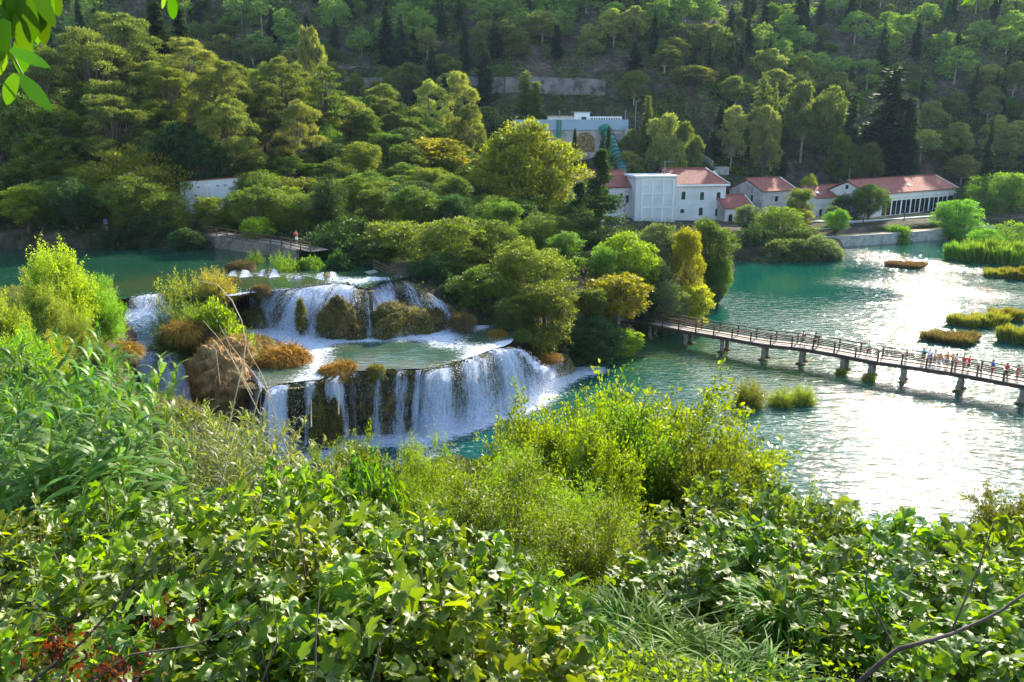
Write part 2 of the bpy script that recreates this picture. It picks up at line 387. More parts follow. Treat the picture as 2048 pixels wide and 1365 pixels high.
gx, gy = np.meshgrid(GX, GY)
H = height(gx, gy)
for poly, lev in ((RIVER, 8.6), (POOL, 4.6), (CHUTE, 6.0), (GORGE, -.5), (LAKE, -1.8)):
    H = np.where(inpoly(gx, gy, poly), lev, H)
K = H.copy(); K[1:-1, 1:-1] = (H[1:-1, 1:-1]*4 + H[:-2, 1:-1] + H[2:, 1:-1] + H[1:-1, :-2] + H[1:-1, 2:])/8; H = K
# nothing stands higher than the terraces in front of the buildings
def gz(x, y):
    fx = np.clip((np.asarray(x, float)-GX[0])/1.3, 0, len(GX)-1.001); fy = np.clip((np.asarray(y, float)-GY[0])/1.3, 0, len(GY)-1.001)
    ix = fx.astype(int); iy = fy.astype(int); a = fx-ix; b = fy-iy
    return (H[iy, ix]*(1-a)+H[iy, ix+1]*a)*(1-b) + (H[iy+1, ix]*(1-a)+H[iy+1, ix+1]*a)*b
def grid_faces(nx, ny):
    i = np.arange(nx-1)[None]+np.arange(ny-1)[:, None]*nx
    return np.stack([i, i+1, i+1+nx, i+nx], -1).reshape(-1, 4)
me = arr_mesh('ground', np.stack([gx, gy, H], -1).reshape(-1, 3), grid_faces(len(GX), len(GY)), 4, M['ground'], sm=True)
tag(link('ground', me), kind='structure')

def vattr(me, name, vals):
    a = me.attributes.new(name, 'FLOAT', 'POINT'); a.data.foreach_set('value', np.asarray(vals, np.float32).ravel())

# ---------- water sheets
def resample(pts, n):
    pts = np.array(pts, float); d = np.r_[0, np.cumsum(np.linalg.norm(np.diff(pts, axis=0), axis=1))]
    t = np.linspace(0, d[-1], n); return np.stack([np.interp(t, d, pts[:, k]) for k in range(pts.shape[1])], 1), t
def sheet(name, A, B, z, nu, nv, mat, foamf, shalf, chopf, zf=None):
    a, _ = resample(A, nu); b, _ = resample(B, nu)
    t = np.linspace(0, 1, nv)[:, None, None]
    XY = a[None]*(1-t) + b[None]*t
    X, Y = XY[..., 0], XY[..., 1]; Z = np.full(X.shape, float(z)) if zf is None else zf(X, Y)
    me = arr_mesh(name, np.stack([X, Y, Z], -1).reshape(-1, 3), grid_faces(nu, nv), 4, mat, sm=True)
    vattr(me, 'foam', np.clip(foamf(X, Y), 0, 1)); vattr(me, 'shal', np.clip(shalf(X, Y), 0, 1)); vattr(me, 'chop', chopf(X, Y))
    return tag(link(name, me), kind='structure')

# fall lines (top lip z, foot z)
def PL(l, z): return [P(x, y, z) for x, y in l]
T1 = PL([(846,738),(880,732),(920,722),(960,708),(990,697)], 6.0)+[P(1012,694,5.8), P(1032,700,5.3), P(1048,714,4.5), P(1060,734,3.4), P(1070,752,2.2)]
B1 = PL([(838,866),(880,858),(925,846),(970,832),(1005,820),(1034,808),(1058,796),(1076,784),(1090,770),(1098,762)], 0)
T2 = PL([(672,742),(720,742),(780,738),(846,738)], 6.0)
B2 = PL([(668,878),(720,878),(780,872),(838,866)], 0)
T3 = PL([(535,778),(560,768),(600,763),(640,760),(672,742)], 6.0)
B3 = PL([(528,925),(560,918),(600,905),(650,890),(690,880)], 0)
T4 = PL([(478,690),(505,705),(528,740),(540,776)], 6.0)
B4 = [Q(492,785,69.5), Q(503,830,66), Q(514,878,63), Q(530,928,59.5)]
T5 = PL([(280,694),(302,690),(330,688),(350,690)], 7.0)
B5 = [Q(272,850,64.6), Q(305,865,64), Q(345,862,63.8), Q(388,850,64.4)]
T6 = PL([(262,596),(290,588),(320,586),(335,590)], 10.0)
B6 = [Q(258,624,75.2), Q(292,622,75.2), Q(322,618,75.4), Q(342,616,75.6)]
T7 = PL([(428,590),(460,590),(500,582),(560,578),(620,574),(670,566),(700,568),(735,580)], 10.0)
B7 = PL([(500,620),(505,640),(520,652),(560,660),(620,668),(680,672),(720,672),(748,672)], 6.0)
T8 = PL([(690,562),(730,553),(780,552)], 10.2)+[Q(830,568,83), Q(870,590,82), Q(908,614,81.5)]
B8 = PL([(745,672),(790,668),(830,662),(870,656),(905,652),(935,650)], 6.0)
T10 = PL([(1082,700),(1094,706),(1104,714)], 3.2)
B10 = PL([(1112,758),(1128,752),(1146,742)], 0)
xy = lambda l: [(p[0], p[1]) for p in l]
lakefoot = xy(B3)+xy(B2)[1:]+xy(B1)[1:]
def lake_foam(X, Y):
    d = dist_line(X, Y, lakefoot)
    f = 1.2*np.exp(-(d/1.9)**2) + .6*np.exp(-(d/5.0)**2)*(.6+.8*fbm(X*.25, Y*.25, 4))
    d2 = dist_line(X, Y, [P(1110,752,0)[:2], P(1190,740,0)[:2]]); f += 1.25*np.exp(-(d2/1.8)**2)
    d3 = dist_line(X, Y, [P(560,930,0)[:2], P(545,1000,0)[:2], P(820,930,0)[:2]]); f += .5*np.exp(-(d3/3)**2)
    d4 = dist_line(X, Y, [P(880,905,0)[:2], P(980,900,0)[:2]]); f += .30*np.exp(-(d4/3.5)**2)
    return f
def lake_shal(X, Y):
    d = dist_line(X, Y, [P(1250,700,0)[:2], P(1400,715,0)[:2], P(1560,735,0)[:2]])
    return .95*np.exp(-(d/9)**2) + .5*smooth(.55, .8, fbm(X*.06, Y*.06, 6)) + .35*np.exp(-(dist_line(X, Y, [(45,158),(74,175),(115,193)])/7)**2)
def lake_chop(X, Y):
    c = .55 + .75*smooth(.35, .65, fbm(X*.035, Y*.05, 2))
    # riffles where the river crosses shallow bars
    r1 = dist_line(X, Y, [P(1690,500,0)[:2], P(1800,525,0)[:2], P(1930,535,0)[:2]]); r2 = dist_line(X, Y, [P(1680,565,0)[:2], P(1850,575,0)[:2], P(2060,595,0)[:2]])
    c = c*(1-.66*smooth(88, 124, Y))
    c = c + .55*np.exp(-(r1/6)**2) + .5*np.exp(-(r2/4)**2)
    cal = dist_line(X, Y, [P(1450,560,0)[:2], P(1560,570,0)[:2], P(1600,545,0)[:2]]); c = c*(1-.75*np.exp(-(cal/14)**2))
    return c
sheet('lake', [(-32,30),(60,30),(320,20)], [(-32,215),(60,215),(320,215)], 0, 330, 200, M['lake'], lake_foam, lake_shal, lake_chop)
one = lambda X, Y: np.ones(X.shape)
pool_near = [P(470,690,6)]+T3[:4]+T2+T1[1:5]+[P(1008,693,6), P(1022,686,6), P(1030,676,6), P(1032,668,6)]
def pool_foam(X, Y):
    f = 1.3*np.exp(-(dist_line(X, Y, xy(B7)+xy(B8))/1.9)**2) + .55*np.exp(-(dist_line(X, Y, xy(B7)+xy(B8))/4.5)**2)
    st = dist_line(X, Y, [P(560,650,6)[:2], P(620,690,6)[:2], P(640,735,6)[:2], P(600,770,6)[:2]]); f += .8*np.exp(-(st/2.3)**2)
    s2 = dist_line(X, Y, [P(860,660,6)[:2], P(900,690,6)[:2], P(960,700,6)[:2], P(1030,690,6)[:2]]); f += .72*np.exp(-(s2/3.0)**2)
    s3 = dist_line(X, Y, xy(T1)); f += .5*np.exp(-(s3/1.3)**2) + .04
    return f
sheet('pool', [(p[0], p[1]) for p in pool_near], [P(440,640,6)[:2], P(500,630,6)[:2], P(560,640,6)[:2], P(750,645,6)[:2], P(900,625,6)[:2], P(1020,642,6)[:2], P(1036,656,6)[:2]], 6.0, 120, 60, M['pool'],
      pool_foam, lambda X, Y: .4+.6*smooth(.4, .7, fbm(X*.2, Y*.2, 7)), lambda X, Y: .6*one(X, Y))
river_near = [(-190,60), P(-200,640,10)[:2], P(120,620,10)[:2], P(262,596,10)[:2]]+xy(T6)[1:]+[P(400,600,10)[:2]]+xy(T7)+[P(760,566,10)[:2]]
def river_foam(X, Y):
    f = .62*np.exp(-(dist_line(X, Y, [P(470,548,10)[:2], P(560,548,10)[:2], P(640,552,10)[:2], P(720,560,10)[:2]])/2.2)**2)
    f += .5*np.exp(-(dist_line(X, Y, xy(T7)[3:])/2.6)**2)
    f += .42*np.exp(-(dist_line(X, Y, [P(-20,560,10)[:2], P(80,540,10)[:2], P(170,528,10)[:2], P(260,515,10)[:2]])/3.2)**2)
    f += .5*np.exp(-(dist_line(X, Y, xy(T6))/2)**2)
    return f
sheet('river', river_near, [(-190,125),(-100,120),(-60,112),(-30,112),(-18,104),(-12,93),(-11,86)], 10.0, 150, 60, M['river'], river_foam,
      lambda X, Y: .15+.8*np.exp(-(dist_line(X, Y, [P(300,570,10)[:2], P(420,560,10)[:2], P(640,560,10)[:2]])/6)**2), lambda X, Y: .7*one(X, Y))
sheet('stream', [Q(256,624,75.8)[:2], Q(246,660,71.5)[:2], Q(276,694,67.3)[:2]], [Q(344,616,76)[:2], Q(348,650,72)[:2], Q(354,690,67.3)[:2]], 7.1, 24, 24, M['pool'],
      lambda X, Y: .35+.75*smooth(67, 76, Y), lambda X, Y: .2*one(X, Y), lambda X, Y: .7*one(X, Y), zf=lambda X, Y: 7.02+1.9*smooth(67.5, 75.5, Y))
# ---------- cliffs and falls
def cliff_arrays(top, bot, nu, nv, off, amp, seed, back=0.0, hp=.55, zp=1.5, noise_u=1.0, colamp=1.0, bulge=0.0, dz=0.0, ext=0.0, lip=.55):
    T, tu = resample(top, nu); B, _ = resample(bot, nu)
    tang = norm(np.gradient(T[:, :2], axis=0)); out = np.stack([tang[:, 1], -tang[:, 0]], 1)   # towards the low side
    Lv = np.linspace(0, 1, nv)
    V = np.zeros((nv, nu, 3)); 
    for j, v in enumerate(Lv):
        h = v**hp; z = v**zp
        p = T[:, :2]*(1-h)+B[:, :2]*h; zz = T[:, 2]*(1-z)+B[:, 2]*z + dz
        col = (fbm(tu*.55*noise_u, np.full(nu, v*1.1), seed, 3)-.5)*2.2*colamp*smooth(0, .25, v)
        fine = (fbm(tu*2.3*noise_u, np.full(nu, v*5.0), seed+5, 3)-.5)*1.0
        d = off + amp*(col + .55*fine*smooth(0, .1, v)) + lip*np.abs(fbm(tu*.8, tu*0, seed+9, 3)-.45)*3.2*(1-v) + bulge*math.sin(math.pi*min(1, v*1.1))
        V[j, :, :2] = p + out*d[:, None]; V[j, :, 2] = zz + amp*.18*fine
    V[-1, :, 2] -= ext
    if back:
        bk = V[0].copy(); bk[:, :2] -= out*back; bk[:, 2] -= .25; V[0, :, 2] -= .12
        V = np.concatenate([bk[None], V]); Lv = np.r_[-.1, Lv]
    return V, tu, Lv
def cliff(name, top, bot, mat, seed, label, cat='rock', **k):
    nu = k.pop('nu', 90); nv = k.pop('nv', 26); moss = k.pop('moss', 160)
    V, tu, Lv = cliff_arrays(top, bot, nu, nv, k.pop('off', -.35), k.pop('amp', .7), seed, back=k.pop('back', 3.0), ext=1.5, dz=-.1, **k)
    me = arr_mesh(name, V.reshape(-1, 3), grid_faces(nu, V.shape[0]), 4, mat, sm=True)
    o = tag(link(name, me), label, cat)
    tuf = int((tu[-1])*moss) if moss else 0
    if tuf:
        rng = np.random.default_rng(seed); nr = V.shape[0]; r0 = 1 if nr > nv else 0
        u = rng.random(tuf)*(nu-1.01); v = (rng.random(tuf)**1.7)*(nr-r0-1.01)+r0; pt = smooth(.42, .6, fbm(u*.12, v*.3, seed+3, 3)); kp = rng.random(tuf) < pt+.12; u, v = u[kp], v[kp]
        C = V[v.astype(int), u.astype(int)]+rng.normal(size=(len(u), 3))*.08; outv = np.tile([0, -1.0, 0], (len(u), 1))
        T = outv*.55+np.array([0, 0, -.35])+rng.normal(size=(len(u), 3))*.3
        g = link('moss_tufts', leafmesh('moss_tufts', [stamp(BLADE, C, T, outv+np.array([0, 0, .6]), rng.uniform(.25, .55, len(u)), rng)], M['blade']), o); g.color = (.24, .20, .045, 1); tag(g, kind='stuff')
    return o
BLADE = blade_t(3, .05, .55, .55)
def spray_parts(V, rng, n, s0, s1, jit, cover, vmin=0.0, foot=.5):
    nv, nu, _ = V.shape
    u = rng.random(n*3)*(nu-1.01); v = vmin + (1-vmin)*rng.random(n*3)**(1-foot*.6); v = v*(nv-1.01)
    cu = np.interp(u, np.arange(nu), cover)
    streak = fbm(u*.9, u*0+.3, 12, 4)
    keep = rng.random(n*3) < np.clip(cu*1.1, 0, 1)**1.8*np.clip((streak-.42)*5, .03, 1)
    u, v = u[keep][:n], v[keep][:n]
    ix, iy = u.astype(int), v.astype(int)
    C = V[iy, ix] + rng.normal(size=(len(ix), 3))*jit + np.array([0, -.12, 0])
    return C
def waterfall(name, label, top, bot, cover, seed, spray=4000, layers=2, droplet=(.03, .085), group='waterfalls of the travertine steps', **k):
    root = link(name, None, loc=(0, 0, 0)); rng = np.random.default_rng(seed)
    base = np.array(bot).mean(0); root.location = base
    tag(root, label, 'waterfall', group)
    nu = k.pop('nu', 150); nv = k.pop('nv', 30); amp = k.pop('amp', .45); off0 = k.pop('off', .05)
    cov = np.interp(np.linspace(0, 1, nu), np.linspace(0, 1, len(cover)), cover)
    for li in range(layers):
        V, tu, Lv = cliff_arrays(top, bot, nu, nv, off0+.42*li, amp*(1-.2*li), seed + li*3.7, **k)
        W = V - base
        me = arr_mesh('curtain', W.reshape(-1, 3), grid_faces(nu, V.shape[0]), 4, M['fall'], sm=True)
        hgt = np.abs(np.array(top)[:, 2].mean()-np.array(bot)[:, 2].mean())+.5
        uvl = me.uv_layers.new(name='UVMap')
        vi = np.empty(len(me.loops), np.int32); me.loops.foreach_get('vertex_index', vi)
        U = tu[vi % nu] + li*37.3 + seed*5; VV = (vi // nu)/(V.shape[0]-1)*hgt*1.15
        uvl.data.foreach_set('uv', np.stack([U, VV], 1).astype(np.float32).ravel())
        cc = np.tile(cov, V.shape[0]) * (1.0 if li == 0 else .82)
        cc = cc + .25*np.repeat(np.r_[np.zeros(V.shape[0]-len(Lv)), np.clip(Lv-.75, 0, 1)*3*(cov.mean())], nu)
        vattr(me, 'cover', cc)
        link('curtain', me, root)
    C = spray_parts(V, rng, spray, *droplet, .16, cov) - base
    T = sphere_dirs(rng, len(C)); T[:, 2] *= 1.8
    st = stamp(KITE, C, T, sphere_dirs(rng, len(C)), rng.uniform(droplet[0], droplet[1], len(C))*1.3, rng)
    # foot spray thrown up where the water lands
    n2 = int(spray*(1.7 if spray > 10000 else .8)); u = rng.random(n2)*(nu-1.01); keep = rng.random(n2) < np.interp(u, np.arange(nu), cov); u = u[keep]
    C2 = V[-1, u.astype(int)] - base + np.stack([rng.normal(size=len(u))*.6, -np.abs(rng.normal(size=len(u)))*.9, np.abs(rng.normal(size=len(u)))*(.85 if spray > 10000 else .5)], 1)
    s2 = stamp(KITE, C2, sphere_dirs(rng, len(C2)), sphere_dirs(rng, len(C2)), rng.uniform(droplet[0], droplet[1], len(C2))*1.2, rng)
    o = link('spray', leafmesh('spray', [st, s2], M['spray']), root); tag(o, kind='stuff')
    return root

cliff('mossy_cliff', T2[:-1]+T1, B2[:-1]+B1, M['wetrock'], 11, 'dark wet mossy cliff behind the wide lower waterfall', nu=170, nv=30, amp=.85, noise_u=.9, moss=420)
cliff('mossy_cliff', T3, B3, M['moss'], 23, 'mossy rock steps behind the lower left waterfall', nu=80, amp=.8, noise_u=1.2)
cliff('mossy_cliff', T4, B4, M['moss'], 31, 'rock wall under the chute beside the tan boulder', nu=50, amp=.6)
cliff('mossy_cliff', T5, B5, M['tanrock'], 37, 'brown rock wall behind the waterfall at the reeds', nu=50, amp=.5)
cliff('mossy_cliff', T6, B6, M['moss'], 41, 'low rock step of the small fall near the bright bushes', nu=30, nv=10, amp=.25)
cliff('mossy_cliff', T7, B7, M['moss'], 43, 'mossy brown cliff behind the upper waterfall', nu=130, amp=.7, noise_u=.9, back=1.0)
cliff('mossy_cliff', T8, B8, M['moss'], 47, 'sloping mossy rocks under the upper right cascade', nu=80, amp=.9, hp=.9, zp=1.1, bulge=.2, back=.9)
cliff('mossy_cliff', T10, B10, M['wetrock'], 51, 'small dark rock ledge at the right end of the lower falls', nu=24, nv=12, amp=.3, back=.6)
waterfall('waterfall', 'wide white waterfall pouring into the lake, largest of the falls', T1, B1, [.7,1.15,.5,1.0,.8,.62,1.1,.6,.95,.75,1.1,.9], 3, 12000, 3, nu=260, nv=40, amp=.5)
waterfall('waterfall', 'thin trickles over dark mossy cliff left of the wide lower waterfall', T2, B2, [.7,.3,.6,.2,.68,.3,.75,.42,.9], 5, 1100, 2, nu=120)
waterfall('waterfall', 'split white waterfall around mossy rocks, left of the dark trickling cliff', T3, B3, [1.4,1.4,1.2,.4,.5,.9,.3,1.3,1.4,.6], 7, 3500, 2, nu=120)
waterfall('waterfall', 'narrow chute of white water beside the tan boulder', T4, B4, [.9,1.1,1.3,1.4], 9, 3000, 2, nu=80, hp=.8)
waterfall('waterfall', 'bluish waterfall dropping behind the tall green reeds', T5, B5, [.9,1.1,.8,1.15,.9], 13, 2200, 2, nu=80)
waterfall('waterfall', 'small low waterfall right of the bright bushes by the river', T6, B6, [.7,.9,.6,.8], 15, 900, 2, nu=50, nv=10, amp=.2)
waterfall('waterfall', 'broad upper waterfall falling into the middle pool', T7, B7, [.8,.95,.9,.55,.85,.62,.9,.95,.7,.95,.7,.6], 17, 8000, 2, nu=220)
waterfall('waterfall', 'foaming cascade sliding between mossy mounds, right of upper waterfall', T8, B8, [.9,.9,.8,.95,.5,.45,.7,.35,.7,.75,.4], 19, 4500, 2, nu=140, amp=.75, hp=.9, zp=1.1, bulge=.3, off=.35)
waterfall('waterfall', 'short white spout at the right end of lower falls', T10, B10, [.9, 1.0, .9], 21, 1500, 2, nu=30, nv=14, amp=.15, hp=.85, zp=1.1)
for i, (a, b, w) in enumerate([((462,536),(500,550),1.0), ((522,534),(552,550),1.0), ((575,548),(604,552),.6), ((636,540),(676,556),1.2)]):
    t = [P(a[0]+4, a[1]+5, 10.22), P((a[0]+b[0])/2, a[1]+3, 10.36), P(b[0]-4, a[1]+4, 10.2)]; bo = [P(a[0]-8, b[1]+3, 9.98), P((a[0]+b[0])/2, b[1]+7, 9.98), P(b[0]+8, b[1]+5, 9.98)]
    waterfall('waterfall', ['tiny white fall beside the orange tuft at the top of the steps', 'tiny white fall right of the orange tuft', 'smallest white fall under the leafy bush at river edge', 'tiny shaded fall under the dark bank trees'][i], t, bo, [.7,.9,.5,.95,.6], 61+i, 60, 1, nu=30, nv=8, amp=.3, hp=1.0, zp=1.0, off=.1, group='tiny falls at the top')
    cliff('mossy_cliff', t, bo, M['moss'], 71+i, ['low rock ledge under the first tiny fall', 'low rock ledge under the second tiny fall', 'low rock ledge under the smallest tiny fall', 'low rock ledge under the shaded tiny fall'][i], nu=20, nv=8, amp=.3, back=.8, hp=1.0, zp=1.0)

# ---------- boulders and mossy mounds
def mound_mesh(name, seed, mat, rough=.25, strat=0.0, n=48):
    import bmesh
    bm = bmesh.new(); bmesh.ops.create_icosphere(bm, subdivisions=5, radius=1)
    co = np.array([v.co[:] for v in bm.verts]); x, y, z = co.T
    d = 1 + rough*((fbm(x*1.6+seed, y*1.6+z*1.3, seed, 4)-.5)*2.2) + rough*.5*((fbm(x*5, z*5+y*3, seed+2, 3)-.5)*2)
    if strat: d += strat*np.sin(z*16 + 3*fbm(x*2, y*2, seed)*3)*.5
    co *= d[:, None]
    for v, c in zip(bm.verts, co): v.co = c
    me = bpy.data.meshes.new(name); bm.to_mesh(me); bm.free(); me.materials.append(mat)
    me.polygons.foreach_set('use_smooth', [True]*len(me.polygons)); return me
HANG = blade_t(3, .026, .9, .15)
def tuft_arr(rng, n, r, h, droop=True, flat=.5, spread=1.0):
    """grass dome: blades rooted inside a disc of radius r, length h"""
    a = rng.random(n)*2*math.pi; q = np.sqrt(rng.random(n))*r
    C = np.stack([np.cos(a)*q, np.sin(a)*q, np.zeros(n)], 1)
    T = np.stack([np.cos(a)*q/r*spread, np.sin(a)*q/r*spread, np.full(n, .5)], 1) + rng.normal(size=(n, 3))*.3
    Nn = np.tile([0, 0, 1.0], (n, 1)) + rng.normal(size=(n, 3))*.2
    return stamp(BLADE if not droop else HANG, C, T, Nn, h*rng.uniform(.6, 1.15, n), rng)
def cover_blades(rng, me_obj_verts, n, s, mat):
    pass
mounds = [('moss', 680, 672, 6.0, 2.4, 1.9, 3.6, 'tall mossy mound splitting the upper waterfall'),
          ('moss', 790, 652, 6.6, 3.3, 2.2, 2.2, 'wide dark mossy mound in the middle of the cascade'),
          ('moss', 838, 660, 6.2, 2.0, 1.6, 1.7, 'mossy mound right of the wide dark mound'),
          ('moss', 868, 656, 6.0, 1.6, 1.4, 2.0, 'rusty mossy mound at the cascade foot'),
          ('moss', 708, 676, 6.0, 1.3, 1.0, 1.4, 'small mossy block under thin threads of water'),
          ('moss', 515, 655, 6.0, 1.5, 1.2, 1.6, 'mossy block at the left foot of upper waterfall'),
          ('tanrock', 434, 765, 5.6, 2.5, 2.2, 3.4, 'big tan boulder above the reeds'),
          ('tanrock', 474, 720, 6.6, 1.7, 1.5, 1.9, 'brown hairy hump on the right of the tan boulder'),
          ('tanrock', 386, 745, 4.0, 2.2, 1.9, 3.0, 'shaded brown rock left of the tan boulder'),
          ('tanrock', 420, 690, 6.2, 2.4, 1.8, 1.4, 'tan ledge under the island shrubs'),
          ('tanrock', 462, 850, 1.6, 1.5, 1.4, 3.0, 'dark reddish rock below the chute'),
          ('moss', 588, 868, 1.2, 1.15, 1.1, 3.4, 'mossy rock pillar in the split waterfall'),
          ('moss', 630, 852, 2.0, 1.4, 1.1, 2.9, 'olive mossy dome between two white streams'),
          ('moss', 660, 850, 2.0, .9, .8, 2.2, 'dark mossy rock right of the olive dome'),
          ('moss', 622, 775, 4.9, .7, .7, .8, 'small mossy knob on top of the split waterfall'),
          ('wetrock', 1092, 735, .6, 1.8, 1.5, 1.9, 'rusty rock at the right end of the falls'),
          ('moss', 1070, 712, 2.4, 1.5, 1.3, 1.7, 'mossy rock beside the rusty rock, right end of falls'),
          ('tanrock', 1060, 765, .2, 1.2, 1.0, 1.2, 'low wet rock in the spray of the wide fall'),
          ('moss', 430, 600, 9.6, 1.6, 1.2, .7, 'low rock at the left lip of the upper fall'),
          ('moss', 600, 640, 7.6, .45, .4, 1.9, 'slim mossy column inside the upper waterfall')]
bases = {}
for i, (mt, px, py, z, rx, ry, rz, lab) in enumerate(mounds):
    me = mound_mesh('boulder', i+3, M[mt], .42, .09 if mt == 'tanrock' else 0)
    x, y, _ = P(px, py, z)
    o = link('boulder', me, loc=(x, y+.4, z), rot=(0, 0, i*1.3)); o.scale = (rx, ry, rz); tag(o, lab, 'rock')
    if mt != 'wetrock':
        rng = np.random.default_rng(i); n = int((2200 if mt == 'moss' else 900)*(rx+ry+rz)/3)
        co = np.empty(len(me.vertices)*3); me.vertices.foreach_get('co', co); co = co.reshape(-1, 3)
        idx = rng.integers(0, len(co), n); C = co[idx]*np.array(o.scale)
        C = C[C[:, 2] > -.5*rz]; T = norm(C)*.6 + np.array([0, 0, -.5]) + rng.normal(size=C.shape)*.35
        st = stamp(BLADE, C, T, norm(C), rng.uniform(.3, .6, len(C)), rng)
        g = link('moss_tufts', leafmesh('moss_tufts', [st], M['blade']), o); g.scale = (1/rx, 1/ry, 1/rz); g.color = (.17, .16, .04, 1) if mt == 'moss' else (.26, .18, .06, 1); tag(g, kind='stuff')
# ---------- tree kinds (each built once in metres, then copied)
def crown_leaves(rng, cl, n, tpl, size, up=.35, shell=.55, flat=1.0, hang=0.0, subs=16, tight=.30):
    """leaves gather in sprays on the outside of each clump, so gaps and dark hollows stay between the sprays"""
    c = np.array([q[0] for q in cl]); r = np.array([q[1] for q in cl], float)
    w = (r.prod(1))**(2/3); w /= w.sum(); k = rng.choice(len(cl), n, p=w)
    sd = sphere_dirs(rng, len(cl)*subs, up*1.2).reshape(len(cl), subs, 3)*rng.uniform(.62, 1.12, (len(cl), subs, 1))
    q = rng.integers(0, subs, n); d0 = sd[k, q]
    off = rng.normal(size=(n, 3)); off *= (tight*rng.random(n)**.5/ (np.linalg.norm(off, axis=1)+1e-6)*1.25)[:, None]; off[:, 2] *= .7
    d = d0 + off
    loose = rng.random(n) < .16; d = np.where(loose[:, None], sphere_dirs(rng, n, up)*rng.uniform(.5, 1.15, n)[:, None], d)
    C = c[k] + d*r[k]; dn = norm(d)
    T = norm(dn*.7 + norm(off)*.6 + rng.normal(size=(n, 3))*.5 + np.array([0, 0, .2-hang])); Nn = norm(dn*.7 + norm(off)*.5 + rng.normal(size=(n, 3))*.5 + np.array([0, 0, .55]))
    hsh = rng.random((len(cl), subs))
    return stamp(tpl, C, T, Nn, size*rng.uniform(.6, 1.35, n), rng, rnd=np.clip(.5*rng.random(n)+.5*hsh[k, q], 0, 1))
def limbs(mb, rng, trunk_top, r0, cl, base_h, k=5, lean=(0, 0)):
    for c, r in cl:
        c = np.array(c); zb = min(base_h + (c[2]-base_h)*.35*rng.random() + .1, trunk_top*.95)
        a = np.array([lean[0]*zb/trunk_top, lean[1]*zb/trunk_top, zb])
        mid = a*.45 + c*.55 + np.array([0, 0, -.12*np.linalg.norm(c-a)]) + rng.normal(size=3)*.15
        mb.tube([a, mid, c], [r0*.42, r0*.25, r0*.08], k, cap=False)
def tree_proto(name, label_kind, cl, H, leaf_n, tpl, size, mat, rng, r0=.28, bark='bark', base_h=2.0, up=.35, shell=.55, lean=(0, 0), trunk_top=None, hang=0.0, limb=True):
    tt = trunk_top or H*.8
    mb = MB(); mb.tube([(0,0,-1.5), (lean[0]*.2, lean[1]*.2, tt*.3), (lean[0]*.6, lean[1]*.6, tt*.65), (lean[0], lean[1], tt)], [r0*1.25, r0, r0*.65, r0*.15], 7)
    if limb: limbs(mb, rng, tt, r0, cl, base_h, lean=lean)
    tr = mb.mesh('trunk', M[bark], True)
    cr = leafmesh('crown', [crown_leaves(rng, cl, leaf_n, tpl, size, up, shell, hang=hang)], M[mat])
    return dict(name=name, trunk=tr, crown=cr, H=H, W=2*max(np.hypot(*np.array(c)[:2])+max(r[:2]) for c, r in cl))
PR = {}
def add(kind, p): PR.setdefault(kind, []).append(p)
rg = np.random.default_rng(77)
def pine_cl(rng, H=10, n=17, w=3.6, low=.35):
    cl = []
    for i in range(n):
        t = rng.random()**.8; z = H*(low+(1-low)*t*.93); prof = math.sin(math.pi*min(1, (z/H-low+.12)/(1.1-low)))**.6
        a = rng.random()*6.28; q = w*prof*(.25+.75*rng.random()**.5); r = rng.uniform(.75, 1.35)*(1.2-.35*t)
        cl.append(((math.cos(a)*q, math.sin(a)*q, z), (r*1.25, r*1.25, r*.72)))
    cl.append(((0, 0, H*.93), (1.0, 1.0, .8))); return cl
for s in range(6):
    rng = np.random.default_rng(100+s); low = [.2, .34, .12, .38, .16, .26][s]
    lean = rng.normal(size=2)*.5
    add('pine', tree_proto('pine_tree', 'pine', pine_cl(rng, 10, 30+3*s, 3.3+.25*s, low), 10.4, 11000, KITE, .42, 'needle', rng, r0=.2, base_h=10*low*.8, up=.6, shell=.5, lean=lean, bark='bark_grey' if s % 2 else 'bark'))
for s in range(3):   # finer pines for the near left bank
    rng = np.random.default_rng(120+s)
    add('nearpine', tree_proto('pine_tree', 'pine', pine_cl(rng, 12, 34, 4.6, .25), 12.4, 30000, NEEDLE, .27, 'needle', rng, r0=.26, base_h=3, up=.7, shell=.45, bark='bark'))
def cone_cl(H, w, n, rng, p=.8, rr=.5):
    cl = []
    for i in range(n):
        t = i/(n-1); z = H*(.06+.9*t); q = w*((1-t)**p*(.3+.7*min(1, t*5+.2))); a = rng.random()*6.28
        r = rr*(.35+.65*(1-t)); cl.append(((math.cos(a)*q*.35, math.sin(a)*q*.35, z), (max(q*.8, .18), max(q*.8, .18), max(r*1.6, .5))))
    return cl
for s in range(4):
    rng = np.random.default_rng(140+s)
    add('cypress', tree_proto('cypress_tree', 'cypress', cone_cl(12, [.95, 1.3, .8, 1.6][s], 22, rng, .55, .6), 12.6, 6500, NEEDLE, .38, 'needle', rng, r0=.16, base_h=1, up=1.3, shell=.35, trunk_top=11, limb=False))
def fir_tree(seed, H=14, w=3.0, n=26000):
    rng = np.random.default_rng(seed); cl = []; mb = MB()
    for i in range(150):
        t = rng.random()**.8; z = H*(.06+.92*t); q = w*(1-t)**.85*rng.uniform(.7, 1.1); a = rng.random()*6.28
        for f in (.35, .65, .95):
            cl.append(((math.cos(a)*q*f, math.sin(a)*q*f, z-.22*q*f+.25*q*f*f), (.42*(1.15-f*.4)*(1.1-t*.5), .42*(1.15-f*.4)*(1.1-t*.5), .20)))
    return tree_proto('fir_tree', 'fir', cl, H, n, NEEDLE, .26, 'needle', rng, r0=.24, up=.1, shell=.7, trunk_top=H*.97, limb=False)
add('fir', fir_tree(150)); add('fir', fir_tree(151, 14, 3.6, 24000))
